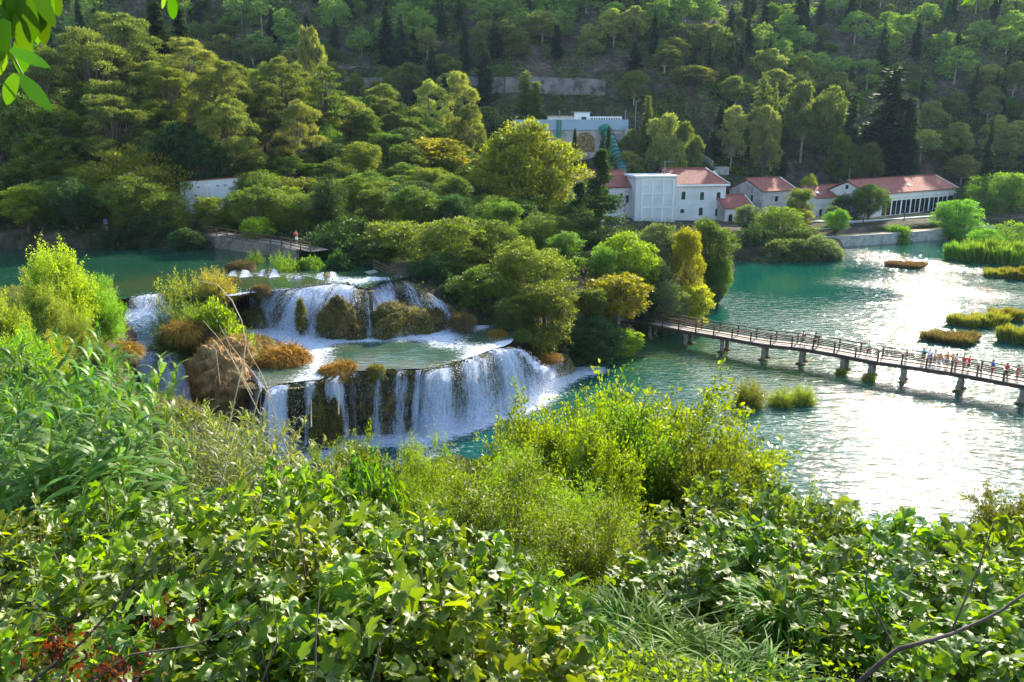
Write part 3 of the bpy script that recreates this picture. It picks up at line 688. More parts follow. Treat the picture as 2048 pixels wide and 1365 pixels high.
def cedar(seed):      # layered open conifer
    rng = np.random.default_rng(seed); cl = []
    for i in range(9):
        z = 3+i*.95; q = 4.2*(1-i/10)**.7
        for j in range(6):
            a = rng.random()*6.28; cl.append(((math.cos(a)*q*rng.uniform(.3, .8), math.sin(a)*q*rng.uniform(.3, .8), z+rng.normal()*.15), (1.3*(1-i/14), 1.3*(1-i/14), .28)))
    return tree_proto('cedar_tree', 'cedar', cl, 12, 9000, NEEDLE, .34, 'needle', rng, r0=.25, up=.5, trunk_top=11.5)
add('cedar', cedar(160))
def broad_cl(rng, H, W, n, low=.22, lump=1.0, top=1.0):
    cl = []; cz = H*(low+1)/2; rz = H*(1-low)/2
    for i in range(n):
        d = sphere_dirs(rng, 1, .15)[0]; q = .74*rng.uniform(.75, 1.05)
        c = (d[0]*W/2*q, d[1]*W/2*q, cz+d[2]*rz*q); r = (rng.uniform(.45, 1.1)+.35*(rng.random() < .2))*W*.16*lump
        cl.append((c, (r*1.1, r*1.1, r*.85)))
    cl.append(((0, 0, cz), (W*.27, W*.27, rz*.6))); return cl
SP_ = [('broad', 10, 9, 34, .04, 1.05, 19000, .25, 6), ('broad', 12, 8, 44, .05, .95, 20000, .25, 6), ('broad', 11, 9.5, 60, .04, .78, 22000, .24, 6), ('broad', 12, 9, 80, .03, .66, 22000, .24, 6), ('broad', 10, 8, 50, .1, .8, 19000, .24, 6),
       ('tall', 13, 6.5, 44, .12, 1.0, 19000, .24, 5), ('tall', 14, 7.5, 60, .1, .85, 20000, .24, 5)]
for i, (kd, H_, W_, n_, lo, lu, ln, sz, b) in enumerate(SP_):
    rng = np.random.default_rng(200+i)
    add(kd, tree_proto('broadleaf_tree', 'broadleaf tree', broad_cl(rng, H_, W_, n_, lo, lu), H_, ln, KITE, sz, 'leaf', rng, r0=.26, base_h=H_*lo, lean=tuple(rng.normal(size=2)*.6)))
for i in range(2):     # big plane tree with large leaves
    rng = np.random.default_rng(230+i)
    add('plane', tree_proto('plane_tree', 'plane tree', broad_cl(rng, 16, 15, 80, .08, .72), 16, 30000, KITE, .42, 'leaf', rng, r0=.45, base_h=2.5))
for i in range(2):     # young open tree with separate sprays
    rng = np.random.default_rng(240+i); cl = broad_cl(rng, 8, 6, 46, .12, .62)
    add('open', tree_proto('open_tree', 'tree', cl, 8, 7000, KITE, .3, 'leaf', rng, r0=.14, base_h=1.2, shell=.8, bark='bark_grey'))
for i in range(3):     # bushes sit on the ground
    rng = np.random.default_rng(250+i); cl = []
    for j in range(26):
        d = sphere_dirs(rng, 1, .5)[0]; d[2] = abs(d[2]); q = .72*rng.uniform(.7, 1.1)
        cl.append(((d[0]*2*q, d[1]*2*q, .5+d[2]*2.0*q), tuple(np.array((.75, .75, .65))*rng.uniform(.6, 1.1))))
    add('bush', tree_proto('bush', 'bush', cl, 3, 9000, KITE, .19, 'leaf', rng, r0=.07, base_h=.2, up=.4, trunk_top=2.0))
for i in range(2):     # willow bush: fine leaves on upright shoots
    rng = np.random.default_rng(260+i); C = []; T = []; mb = MB()
    for j in range(210):
        a = rng.random()*6.28; el = math.asin(rng.uniform(.1, 1)); L = rng.uniform(1.5, 2.75)*(.8+.2*math.sin(el))
        d = np.array([math.cos(a)*math.cos(el), math.sin(a)*math.cos(el), math.sin(el)]); st = np.array([math.cos(a)*.35*rng.random(), math.sin(a)*.35*rng.random(), 0])
        cv = np.array([d[0]*.4, d[1]*.4, -.35])*(1-math.sin(el))
        pts = [st+d*L*t+cv*t*t for t in (0, .35, .7, 1)]; mb.tube(pts, [.018, .014, .009, .004], 3, cap=False)
        m = 95; t = rng.uniform(.15, 1.03, m)[:, None]; C.append(st+d*L*t+cv*t*t+rng.normal(size=(m, 3))*.10); T.append(d+rng.normal(size=(m, 3))*.75)
    C = np.concatenate(C); T = np.concatenate(T); n = len(C)
    PR.setdefault('willow', []).append(dict(name='willow_bush', trunk=mb.mesh('stems', M['twig']), crown=leafmesh('crown', [stamp(LANCE, C, T, sphere_dirs(rng, n, .8), .17*rng.uniform(.6, 1.3, n), rng)], M['leaf']), H=3.0, W=4.6))
for i in range(2):     # bare dead tree
    rng = np.random.default_rng(270+i); mb = MB()
    def br(p, d, L, r, dep):
        e = p+d*L; mb.tube([p, (p+e)/2+rng.normal(size=3)*L*.05, e], [r, r*.8, r*.55], 4, cap=False)
        if dep:
            for q in range(3): br(p+d*L*rng.uniform(.55, 1), norm(d+rng.normal(size=3)*.55+np.array([0, 0, .2])), L*rng.uniform(.55, .8), r*.55, dep-1)
    br(np.array([0, 0, -.5]), np.array([.05, 0, 1.0]), 2.8, .13, 5)
    PR.setdefault('dead', []).append(dict(name='dead_tree', trunk=mb.mesh('trunk', M['bark_grey']), crown=None, H=7.5, W=5))
# ---------- fig bushes, willows and the other near growth
def fig_proto(seed, nb=62, leaf=.125, rad=1.2, H0=1.6, per=20):
    rng = np.random.default_rng(seed); m = MB(); C = []; T = []; Nn = []
    for j in range(nb):
        a = rng.random()*6.28; el = rng.uniform(.35, 1.5); L = rng.uniform(.8, 1.25)
        d = np.array([math.cos(a)*math.cos(el)*rad, math.sin(a)*math.cos(el)*rad, math.sin(el)*H0])*L; s0 = np.array([math.cos(a), math.sin(a), 0])*.12*rng.random()
        pts = [s0+d*t+np.array([0, 0, .25*math.sin(math.pi*t)*math.cos(el)])+(rng.normal(size=3)*.035 if 0 < t < 1 else 0) for t in (0, .25, .5, .75, 1)]
        m.tube(pts, [.022, .018, .014, .010, .006], 5, cap=False); pa = np.array(pts)
        t = np.r_[rng.uniform(.35, 1, per), np.full(5, 1.0)]; k = np.minimum((t*4).astype(int), 3); f = (t*4-k)[:, None]
        base = pa[k]*(1-f)+pa[k+1]*f; aa = rng.random(len(t))*6.28
        out = np.stack([np.cos(aa), np.sin(aa), rng.uniform(-.1, .7, len(t))], 1)
        C.append(base+out*.06); T.append(out+norm(d)*.3); Nn.append(np.array([0, 0, 1.0])+rng.normal(size=(len(t), 3))*.38+norm(d)*.25)
    C = np.concatenate(C); T = np.concatenate(T); Nn = np.concatenate(Nn)
    h = len(C)//2; sz = leaf*rng.uniform(.35, 1.3, len(C)); wd = rng.uniform(.65, 1.08, len(C)); pm = rng.permutation(len(C)); a_, b_ = pm[:h], pm[h:]
    st = stamp(FIG, C[a_], T[a_], Nn[a_], sz[a_], rng, wid=wd[a_]); st2 = stamp(FIG2, C[b_], T[b_]-np.array([0, 0, .5]), Nn[b_], sz[b_], rng, wid=wd[b_])
    return dict(name='fig_bush', trunk=m.mesh('branches', M['twig'], True), crown=leafmesh('leaves', [st, st2], M['leaf_near'], True), H=H0*1.15, W=2*rad*1.1)
PR['fig'] = [fig_proto(400+i) for i in range(4)]
def lance_proto(seed, name, nb, rad, H0, leaf, tpl, ntw=12, per=34, up=.15, open_=.0):
    """bush: ribs fan out from the foot to an uneven dome, leafy twigs fill its outer half"""
    rng = np.random.default_rng(seed); m = MB(); C = []; T = []
    for j in range(nb):
        a = rng.random()*6.28; el = math.asin(rng.uniform(.02, 1)); L = rng.uniform(.84, 1.0)*(1+.10*math.sin(a*3+seed)+.08*math.sin(a*5+el*6+seed))
        e = np.array([math.cos(a)*math.cos(el)*rad, math.sin(a)*math.cos(el)*rad, H0*(.18+.82*math.sin(el))])*L
        def at(t): return np.array([e[0]*t**1.25, e[1]*t**1.25, e[2]*t**.85])
        m.tube([at(t) for t in (0, .35, .7, 1)], [.04, .024, .012, .004], 4, cap=False)
        for q in range(ntw):
            tt = 1-.6*rng.random()**1.4; p0 = at(tt); sd = norm(e/np.array([rad, rad, H0])*.5+rng.normal(size=3)*.6+np.array([0, 0, up])); sl = rng.uniform(.5, 1.35)
            if q % 3 == 0: m.tube([p0, p0+sd*sl], [.008, .003], 3, cap=False)
            t = rng.uniform(.05, 1.02, per)[:, None]
            C.append(p0+sd*sl*t+rng.normal(size=(per, 3))*.11); T.append(sd*.9+rng.normal(size=(per, 3))*.7)
    C = np.concatenate(C); T = np.concatenate(T); n = len(C)
    return dict(name=name, trunk=m.mesh('branches', M['twig'], True), crown=leafmesh('leaves', [stamp(tpl, C, T, sphere_dirs(rng, n, .9), leaf*rng.uniform(.6, 1.25, n), rng)], M['leaf_near']), H=H0*1.08, W=2*rad*1.12)
OVAL = (np.array([(0,0,0),(.35,.24,.05),(.75,.22,.03),(1,0,-.06),(.75,-.22,.03),(.35,-.24,.05)]), np.array([(0,1,2,3),(0,3,4,5)]))
PR['nearwillow'] = [lance_proto(420+i, 'willow_bush', 190, 3.5, 6.8, .17, LANCE, ntw=13) for i in range(3)]
PR['nearleafy'] = [lance_proto(430+i, 'leafy_bush', 190, 3.5, 6.8, .15, OVAL, ntw=13, per=30) for i in range(3)]
# tussocks, sedge, reeds
for i in range(3):
    rng = np.random.default_rng(280+i)
    PR.setdefault('tussock', []).append(dict(name='grass_tussock', trunk=None, crown=leafmesh('blades', [tuft_arr(rng, 5600, .8, .72)], M['blade']), H=.7, W=2.0))
for i in range(2):
    rng = np.random.default_rng(290+i); n = 5200; a = rng.random(n)*6.28; q = np.sqrt(rng.random(n))
    edge = 1+.28*np.sin(a*3+i*2)+.15*np.sin(a*7+i); C = np.stack([np.cos(a)*q*1.5*edge, np.sin(a)*q*edge, np.zeros(n)-.1], 1); hv = .55+.9*fbm(C[:, 0]*1.6+i*9, C[:, 1]*1.6, 3, 2); T = np.stack([np.cos(a)*q*.5, np.sin(a)*q*.5, np.ones(n)], 1)+rng.normal(size=(n, 3))*.2
    PR.setdefault('sedge', []).append(dict(name='sedge_clump', trunk=None, crown=leafmesh('blades', [stamp(blade_t(3, .03, .3, .25), C, T, sphere_dirs(rng, n), rng.uniform(.6, 1.25, n)*hv, rng)], M['blade']), H=1.1, W=3.4))

GREENS = dict(olive=(0.165, 0.205, 0.03), yellow=(0.329, 0.317, 0.022), bright=(0.156, 0.275, 0.026), dark=(0.037, 0.074, 0.023), mid=(0.1, 0.155, 0.024), grey=(0.145, 0.179, 0.102), pine=(0.135, 0.165, 0.05), pinepale=(0.22, 0.235, 0.085), cyp=(0.024, 0.042, 0.024), blue=(0.068, 0.162, 0.085), orange=(0.33, 0.22, 0.04), straw=(0.26, 0.2, 0.06), sedge=(0.238, 0.254, 0.032), plane=(0.193, 0.183, 0.018), rust=(0.15, 0.12, 0.045), fir=(0.034, 0.065, 0.027), lime=(0.238, 0.348, 0.022))
used = set()
def plant(kind, x, y, H_, W_, col, label, cat='tree', group=None, z=None, variant=None, rot=None, sink=.0, rng=rg):
    v = PR[kind]; p = v[(variant if variant is not None else int(rng.integers(len(v)))) % len(v)]
    z = float(gz(x, y)) if z is None else z
    root = link(p['name'], None, loc=(x, y, z-sink), rot=(0, 0, rng.random()*6.28 if rot is None else rot))
    c = np.array(GREENS[col] if isinstance(col, str) else col)*rng.uniform(.88, 1.14)
    if p['trunk'] is not None and p['crown'] is not None:
        link('stems' if kind == 'willow' else 'trunk', p['trunk'], root)
        o = link('crown', p['crown'], root); o.color = tuple(c)+(1,)
    else:
        # a thing of one mesh: the mesh itself is the thing
        bpy.data.objects.remove(root); root = link(p['name'], p['trunk'] or p['crown'], loc=(x, y, z-sink), rot=(0, 0, rng.random()*6.28 if rot is None else rot)); root.color = tuple(c)+(1,)
    root.scale = (W_/p['W'], W_/p['W'], H_/p['H'])
    return tag(root, label, cat, group)
def hero(kind, px, pytop, D, wpx, col, label, cat='tree', group=None, variant=None, z=None, minH=1.2, wf=1.0):
    x, y, zt = Q(px, pytop, D); g = float(gz(x, y)) if z is None else z
    H_ = max(zt-g, minH); W_ = wpx/F*D*1.08*wf*(1.3 if kind == 'open' else 1)
    if kind in ('broad', 'plane', 'nearleafy', 'nearwillow', 'nearpine', 'tall', 'bush') and H_ < 1.0*W_: H_ = 1.0*W_; g = zt-H_
    if kind in ('nearleafy', 'nearwillow'): W_ = max(W_, H_/1.45)
    return plant(kind, x, y, H_, W_, col, label, cat, group, z=g, variant=variant)
# ---------- trees one can pick out, by kind, top of the crown, distance and width
HT = [
 # peninsula right of the falls
 ('broad',690,425,101,185,'dark','dense dark green tree overhanging the path rail left of the falls'),
 ('broad',642,372,112,130,'bright','fresh green rounded tree behind the path railing'),
 ('broad',800,425,97,190,'olive','olive tree above the upper waterfall, over the sloping path'),
 ('broad',745,470,95,120,'dark','dark green tree right above the sloping stone path'),
 ('broad',905,418,93,170,'olive','olive round tree right of the sloping path'),
 ('broad',985,425,96,150,'mid','green tree between the olive round tree and the tall dark fir'),
 ('broad',860,500,88,120,'dark','shadowed tree with low branches above the cascade'),
 ('broad',960,520,84,140,'mid','shaded green tree over the middle pool'),
 ('broad',1065,470,88,170,'olive','olive-yellow tree in the middle of the wood, right of pool'),
 ('broad',1090,545,81,150,'olive','large sunlit tree with low hanging crown at the falls end'),
 ('broad',1030,590,79,90,'mid','small green tree above the right end of the wide waterfall'),
 ('fir',1203,296,121,185,'fir','tall dark spired fir in front of the white mill'),
 ('fir',1160,362,126,150,'fir','darker shorter fir left of the spired fir'),
 ('tall',1128,452,104,100,'mid','dark green tree left of the tall fir foot'),
 ('broad',1255,450,104,130,'lime','bright green tree with layered lobes right of the fir'),
 ('broad',1215,480,100,90,'mid','green tree partly behind the bright layered tree'),
 ('broad',1328,434,112,110,'grey','silvery green tree below the white mill tower'),
 ('broad',1305,500,104,90,'grey','grey-green tree under the silvery tree'),
 ('tall',1380,432,107,75,'yellow','golden yellow tall tree at the lake edge'),
 ('open',1392,560,103,70,'yellow','low golden branches hanging over the lake'),
 ('tall',1425,424,120,112,'mid','dark green tree at the tip of the wooded point'),
 ('broad',1440,505,118,60,'mid','dense green low tree beside the water at the point'),
 ('broad',1342,555,100,90,'grey','grey-green bush under the golden tree'),
 ('broad',1290,560,99,80,'dark','dark bush above the bridge landing'),
 ('open',1240,540,93,110,'yellow','yellow-olive open tree left of the bridge landing'),
 ('open',1185,570,90,70,'olive','thin olive tree left of the yellow-olive open tree'),
 ('broad',1192,622,87,130,'dark','dark bush at the water left of the bridge'),
 ('broad',1130,640,85,70,'dark','dark low bush beside the white spout'),
 ('open',1252,652,90,55,'lime','small bright green shrub under the bridge landing'),
 ('dead',1190,540,95,70,'grey','bare grey twiggy tree in the wood near the bridge'),
 ('broad',900,560,84,80,'dark','dark bush under the trees above the mossy mounds'),
 ('broad',1000,480,99,110,'mid','green tree in the middle of the dark wood'),
 # middle band
 ('plane',1052,244,146,232,'plane','huge yellow-green plane tree left of the white mill'),
 ('open',862,268,152,128,'yellow','bright yellow-green airy tree left of the plane tree'),
 ('plane',975,330,140,130,'plane','lower yellow-green tree at the left foot of the plane tree'),
 ('willow',745,316,150,95,'blue','blue-green willow among the olive canopy'),
 ('broad',925,350,142,75,'dark','dark rounded tree below the airy yellow tree'),
 ('broad',885,385,128,110,'mid','green tree under the dark rounded tree'),
 ('broad',700,335,130,130,'olive','olive canopy tree left of the blue-green willow'),
 ('broad',760,362,124,130,'olive','olive canopy tree below the blue-green willow'),
 ('broad',820,300,142,90,'olive','olive tree between the willow and the airy yellow tree'),
 ('broad',590,345,122,110,'olive','brownish olive tree above the walkers path'),
 ('broad',515,335,122,120,'olive','olive tree right of the long white wall'),
 ('broad',640,300,138,110,'olive','olive tree behind the brownish olive tree'),
 ('broad',720,262,150,120,'olive','golden olive tree on the spur above the willow'),
 ('broad',800,265,158,110,'olive','olive tree below the pointed pines'),
 ('broad',850,235,166,90,'mid','green bush tree under the pointed pine group'),
 ('broad',560,300,135,110,'mid','green tree behind the white wall, right side'),
 ('broad',830,350,136,90,'mid','leafy tree between willow and dark rounded tree'),
 ('broad',1130,400,122,90,'dark','dark tree at the right foot of the plane tree'),
 ('broad',1105,330,150,80,'plane','yellowing tree behind the plane tree by the stone wall'),
 ('broad',1075,470,112,90,'dark','dark tree below the plane tree'),
 ('broad',960,405,118,110,'olive','sunny olive tree below the plane tree, left'),
 # river terrace, left
 ('tall',42,358,108,95,'lime','bright tree with pale forked trunk at the far river bank'),
 ('broad',130,400,112,110,'dark','dark round bush tree beside the pale-trunk tree'),
 ('broad',180,440,110,90,'dark','shadowed bush over the river left'),
 ('broad',262,282,120,215,'plane','large yellow-green tree left of the long white wall'),
 ('broad',330,375,113,110,'olive','olive tree below the long white wall'),
 ('broad',300,420,109,90,'dark','dark bush hanging over the river in the middle'),
 ('broad',420,385,113,90,'olive','slim olive tree in front of the white wall'),
 ('broad',480,375,116,90,'olive','olive tree over the path start'),
 ('broad',555,395,110,80,'olive','sunlit tree behind the path railing'),
 ('open',512,430,106,60,'lime','small sunlit tree on the path edge wall'),
 ('dead',597,375,111,70,'grey','bare silvery tree behind the path railing'),
 ('broad',60,300,120,120,'mid','green tree above the pale-trunk tree'),
 ('broad',370,450,106,70,'dark','dark bush on the river bank wall'),
 ('broad',235,455,107,80,'dark','dark bush under the large yellow-green tree'),
 ('broad',120,340,118,110,'dark','dark tree left of the large yellow-green tree'),
 # pines on the spur
 ('nearpine',165,52,140,195,'pine','big round pine at upper left with sunlit crown'),
 ('nearpine',235,20,150,170,'pine','spreading pine above the big round pine'),
 ('nearpine',60,95,135,170,'pine','green pine at the left edge of the picture'),
 ('nearpine',372,72,146,115,'pinepale','upright domed pine in the middle of the left spur'),
 ('nearpine',440,115,136,130,'pine','bushy green pine beside the upright domed pine'),
 ('nearpine',450,185,128,140,'pine','broad pine above the left end of white wall'),
 ('nearpine',215,185,128,160,'pine','sunlit pine with rounded right side above large yellow tree'),
 ('nearpine',110,205,126,160,'mid','dark-based pine above the pale-trunk tree'),
 ('nearpine',330,130,138,110,'olive','olive-green crown between two pines on the spur'),
 ('nearpine',560,108,150,120,'pine','pine left of the layered conifer on the spur crest'),
 ('cedar',648,120,148,118,'mid','layered dark conifer on the spur crest'),
 ('nearpine',590,195,134,110,'pinepale','pale pine on the right slope of the spur'),
 ('nearpine',520,160,142,110,'pine','pine behind the pale pine on the spur'),
 ('nearpine',690,190,152,100,'pinepale','pale green pine left of the pointed pines'),
 ('nearpine',768,165,166,90,'pine','domed pine behind the canopy, left of pointed pines'),
 ('nearpine',720,240,150,90,'pine','low pine in front of the domed pine'),
 ('nearpine',855,155,172,80,'pinepale','pale pointed pine in the pointed group'),
 ('nearpine',918,138,178,85,'pinepale','tallest pointed pine of the spur end'),
 ('nearpine',940,205,172,70,'pine','slim pine at the right end of the spur'),
 ('nearpine',800,220,162,70,'pine','small round pine below the pointed group'),
 ('pine',618,52,200,62,'pinepale','lone small umbrella pine against the dark slope'),
 ('cypress',308,0,160,50,'cyp','dark conical conifer behind the spur pines'),
 ('cypress',355,12,165,44,'cyp','slim conical cypress right of the dark conical conifer'),
 ('broad',350,230,125,110,'dark','shadowed tree above the white wall'),
 ('broad',400,255,124,100,'dark','dark tree right above the white wall'),
 ('broad',40,170,126,120,'mid','mid-green tree by the hanging leaves at left edge'),
 ('nearpine',20,20,150,130,'mid','pine behind the hanging leaves in the corner'),
 # singled out on the main side
 ('cypress',967,80,250,34,'cyp','dark slim cypress in front of the retaining wall'),
 ('cypress',863,92,262,30,'cyp','short dark cypress left of the slim cypress'),
 ('cypress',770,10,285,34,'cyp','tall dark cypress standing above the wall left end'),
 ('cypress',800,15,282,30,'cyp','cypress paired with the tall one above the wall'),
 ('cypress',990,40,275,34,'cyp','dark cypress above the slim cypress'),
 ('cypress',1052,140,243,44,'pine','brown-green pointed conifer above the blue parapet'),
 ('cypress',1072,160,240,34,'pine','companion of the brown-green pointed conifer'),
 ('fir',1218,250,214,38,'fir','small dark fir before the stone wall of the parapet'),
 ('fir',1150,255,215,36,'fir','dark young fir under the blue parapet'),
 ('cypress',1297,188,232,24,'pine','thin conifer right of the blue parapet'),
 ('pine',1335,225,222,92,'pinepale','sunlit pine behind the white mill roof'),
 ('pine',1375,245,220,70,'pine','pine right of the sunlit pine behind the mill'),
 ('pine',1345,290,216,70,'pinepale','lower pine just above the mill roof'),
 ('pine',1385,130,262,100,'pinepale','large yellowish pine high above the mill'),
 ('pine',1270,140,258,66,'pine','leaning pine at the right end of the retaining wall'),
 ('cypress',1530,138,245,62,'pine','brown-green pointed conifer above the stone house'),
 ('cypress',1556,160,246,22,'pine','thin conifer right beside the pointed one'),
 ('cypress',1443,200,238,30,'cyp','dark cypress between sunlit pines right of the mill'),
 ('pine',1470,210,236,60,'pinepale','pale pine left of the pointed conifer'),
 ('pine',1535,210,234,72,'pinepale','pale pine below the pointed conifer'),
 ('pine',1615,165,250,95,'pine','spreading pines above the bare slope, left one'),
 ('pine',1665,170,252,80,'pine','spreading pine above the bare slope, right one'),
 ('cypress',1710,182,243,38,'cyp','slim cypress standing on the bare slope'),
 ('cypress',1795,124,246,90,'cyp','great dark cypress cluster, widest and tallest on the right'),
 ('cypress',1825,190,242,50,'cyp','lower dark cypress at the right of the great cluster'),
 ('cypress',1775,250,240,40,'cyp','young dark cypress under the great cluster'),
 ('cypress',1987,232,236,24,'cyp','thin cypress above the right bank trees'),
 ('pine',1740,285,238,62,'pine','bushy pine on the bare slope behind the hangar'),
 ('pine',1690,270,240,60,'mid','low pine left of the bushy pine on bare slope'),
 ('broad',1620,345,214,34,'sedge','small yellow-green tree behind the long low roof'),
 # by the buildings and the right shore
 ('broad',1497,403,182,62,'grey','round grey-green tree before the small tiled annex'),
 ('broad',1600,370,190,62,'olive','olive-yellow tree left of the long low roof'),
 ('open',1600,415,186,50,'yellow','yellowing small tree under the olive-yellow tree'),
 ('broad',1745,362,197,70,'mid','dark green tree in front of the hangar'),
 ('broad',1700,385,200,66,'dark','dark tree before the long low roof'),
 ('broad',1668,408,190,36,'grey','grey-green shrub tree at the long low roof'),
 ('broad',1675,415,180,52,'bright','small round tree on the grass terrace'),
 ('bush',1795,438,184,64,'bright','bush at the terrace wall'),
 ('broad',1565,402,172,118,'bright','green tree at the headland top'),
 ('broad',1510,440,164,90,'dark','dark waterside bush, left end of the headland'),
 ('broad',1575,465,160,120,'mid','waterside bush in the middle of the headland'),
 ('broad',1640,462,160,90,'grey','grey-green waterside bush, right end of the headland'),
 ('broad',1600,442,166,110,'mid','leafy tree in the middle of the headland'),
 ('broad',1545,495,157,90,'grey','low pale bush at the waterline of the headland'),
 ('broad',1660,486,160,60,'grey','small pale bush at the headland tip'),
 ('broad',1925,388,190,110,'bright','spreading green tree right of the hangar'),
 ('broad',1985,345,214,120,'mid','tall green tree on the right bank'),
 ('broad',2035,335,216,110,'bright','green tree at the right edge of the bank'),
 ('broad',1950,370,222,80,'dark','dark tree behind the spreading green tree'),
 ('broad',2020,438,172,120,'bright','bright green tree over the reed bed'),
 ('broad',1975,455,168,70,'bright','low green tree left over the reed bed'),
 ('broad',1885,400,228,60,'dark','dark tree right behind the hangar'),
 # left, near side of the river
 ('nearleafy',97,478,58,120,'lime','sunlit clumpy young tree by the river, left'),
 ('nearleafy',75,560,55,120,'olive','olive bush at the foot of the sunlit young tree'),
 ('nearwillow',188,548,61,96,'bright','green shrub with upright shoots left of the small waterfall'),
 ('nearwillow',135,615,54,95,'olive','feathery olive shrub between young tree and upright shrub'),
 ('nearleafy',0,600,44,90,'lime','bright bush at the left edge above the reeds'),
 ('nearwillow',90,670,48,130,'sedge','grey-olive willow shrub behind the reeds'),
 ('nearwillow',190,680,50,90,'mid','dark grassy shrub left of the orange tuft behind reeds'),
 ('nearleafy',20,640,40,100,'bright','leafy bush at the left edge, lower'),
 # island between the falls
 ('willow',362,518,76,115,'sedge','feathery green shrub at the top of island'),
 ('willow',422,518,77,80,'straw','pale grassy shrub right of the feathery shrub'),
 ('willow',345,570,72,95,'grey','silvery willow shrub on the island above the small fall'),
 ('willow',340,632,68,95,'mid','dark spiky shrub at the left side of the island'),
 ('bush',432,590,70,120,'lime','bright green bush on top of the island'),
 ('willow',392,590,71,90,'bright','green bush left of the bright island bush'),
 ('willow',484,636,67,85,'lime','yellow-green bush over the tan boulder'),
 ('willow',565,490,90,60,'bright','leafy bush at the tiny falls'),
 ('willow',508,488,95,40,'bright','small green bush behind the orange tuft'),
 ('bush',620,500,92,70,'mid','dark bush right of the leafy bush at the tiny falls'),
 ('broad',655,462,104,90,'dark','dark leafy bush at the right end of the railed path'),
 ('bush',645,472,101,70,'dark','dark bush hiding the end of railed path'),
 ('bush',680,495,91,80,'dark','dark overhanging bush above the shaded tiny fall'),
]
for h in HT: hero(*h)
TU = [(568,722,6.0,(.36,.24,.04),2.0,2.5,'big round orange sedge tussock in the white stream'),
      (668,742,6.0,'orange',1.1,1.2,'orange-brown tussock on the lower fall lip, left'),(690,738,6.0,'orange',.9,1.3,'taller orange tussock next to the orange-brown one'),
      (752,740,6.0,'sedge',.65,1.0,'small green tussock on the lower fall lip'),
      (480,532,10.5,'rust',1.3,1.1,'orange tuft in the river above the tiny falls'),(522,580,10.0,'rust',.8,1.0,'brown tuft on the lip of the upper waterfall'),
      (225,702,8.0,'orange',1.8,1.3,'orange grass tussock behind the reeds'),(375,660,8.4,'orange',1.8,1.5,'orange tussock on the island, left'),
      (415,665,8.2,'rust',1.2,.9,'rust-brown tussock on the island, middle'),(465,690,7.4,'straw',1.8,1.5,'straw tussock above the tan boulder'),
      (508,690,6.8,'straw',1.4,1.5,'orange tussock right of the tan boulder'),(500,735,5.6,'straw',.9,1.2,'straw grass hanging on the right of the tan boulder'),
      (490,775,4.4,'orange',.9,1.3,'orange grass hanging under the straw grass'),(460,560,10.2,'rust',.8,.7,'rust tuft beside the pale grassy shrub'),
      (443,575,10.0,'straw',.9,.8,'straw tuft at the left lip of the upper fall'),(995,668,6.1,'orange',.8,.8,'orange tuft at the right shore of the pool'),
      (925,640,7.2,'rust',1.1,1.4,'brown grass at the cascade end'),(1100,715,3.2,'orange',1.0,.7,'orange grass on the rusty rock'),
      (1045,668,6.4,'mid',.7,.9,'green grass at the right corner of pool'),(495,915,1.2,'rust',1.0,1.6,'rust-brown grass under the chute')]
for px, py, z, c, r, h_, lab in TU:
    x, y, _ = P(px, py, z); plant('tussock', x, y, h_, r*2, c, lab, 'tussock', z=z-.1)
SE = [(1905,682,95,.9,'rust','dark-rimmed sedge island in the lake, nearest the bridge'),(1935,650,60,1.1,'sedge','sedge island left of the pair, farther out'),(1975,650,62,1.2,'sedge','sedge island joined right of the farther one'),
      (2008,640,60,1.2,'sedge','sedge island behind the joined pair'),(2045,683,75,1.5,'sedge','sedge island cut by the right edge'),(1815,533,66,.7,'rust','flat dark sedge patch in the glittering riffle'),
      (2000,552,60,1.0,'sedge','low sedge strip under the reed bed, left'),(2040,556,60,1.4,'sedge','low sedge strip under the reed bed, right')]
for px, py, w, h_, c, lab in SE:
    x, y, _ = P(px, py, 0); plant('sedge', x, y, h_*1.7, w/F*y*1.05, c, lab, 'sedge island', group='sedge islands in the lake', z=0, rot=0)
for px, py, w, h_, lab in [(1940,522,44,6.0,'tall green reed bed left part, right shore'),(1985,524,70,7.0,'tall green reed bed middle part, right shore'),(2040,528,70,6.5,'tall green reed bed right part, right shore')]:
    x, y, _ = P(px, py, 0); plant('sedge', x, y+2, h_*.72, w/F*y*1.4, 'bright', lab, 'reed bed', z=0, rot=0)
for px, py, w, h_, lab in [(1497,812,66,3.6,'taller bush standing in the lake before the bridge'),(1562,810,56,2.4,'wide low bush in the lake, left half'),(1604,806,52,2.5,'wide low bush in the lake, right half'),
                           (1681,748,26,1.1,'green tuft round the fifth bridge pier'),(1737,760,30,1.2,'green tuft round the sixth bridge pier')]:
    x, y, _ = P(px, py, 0); plant('willow', x, y, h_, w/F*y*1.1, 'sedge', lab, 'bush', z=-.1)
# shore weeds at the far wall
for k in range(12):
    px = 1695+k*19; x, y, _ = P(px, 488-k*1.6, 0); plant('bush', x, y, 1.0+.6*rg.random(), 3.6, 'olive' if k % 2 else 'bright', 'low green weeds along the foot of the shore wall', 'weeds', group='weeds at the shore wall', z=-.1)

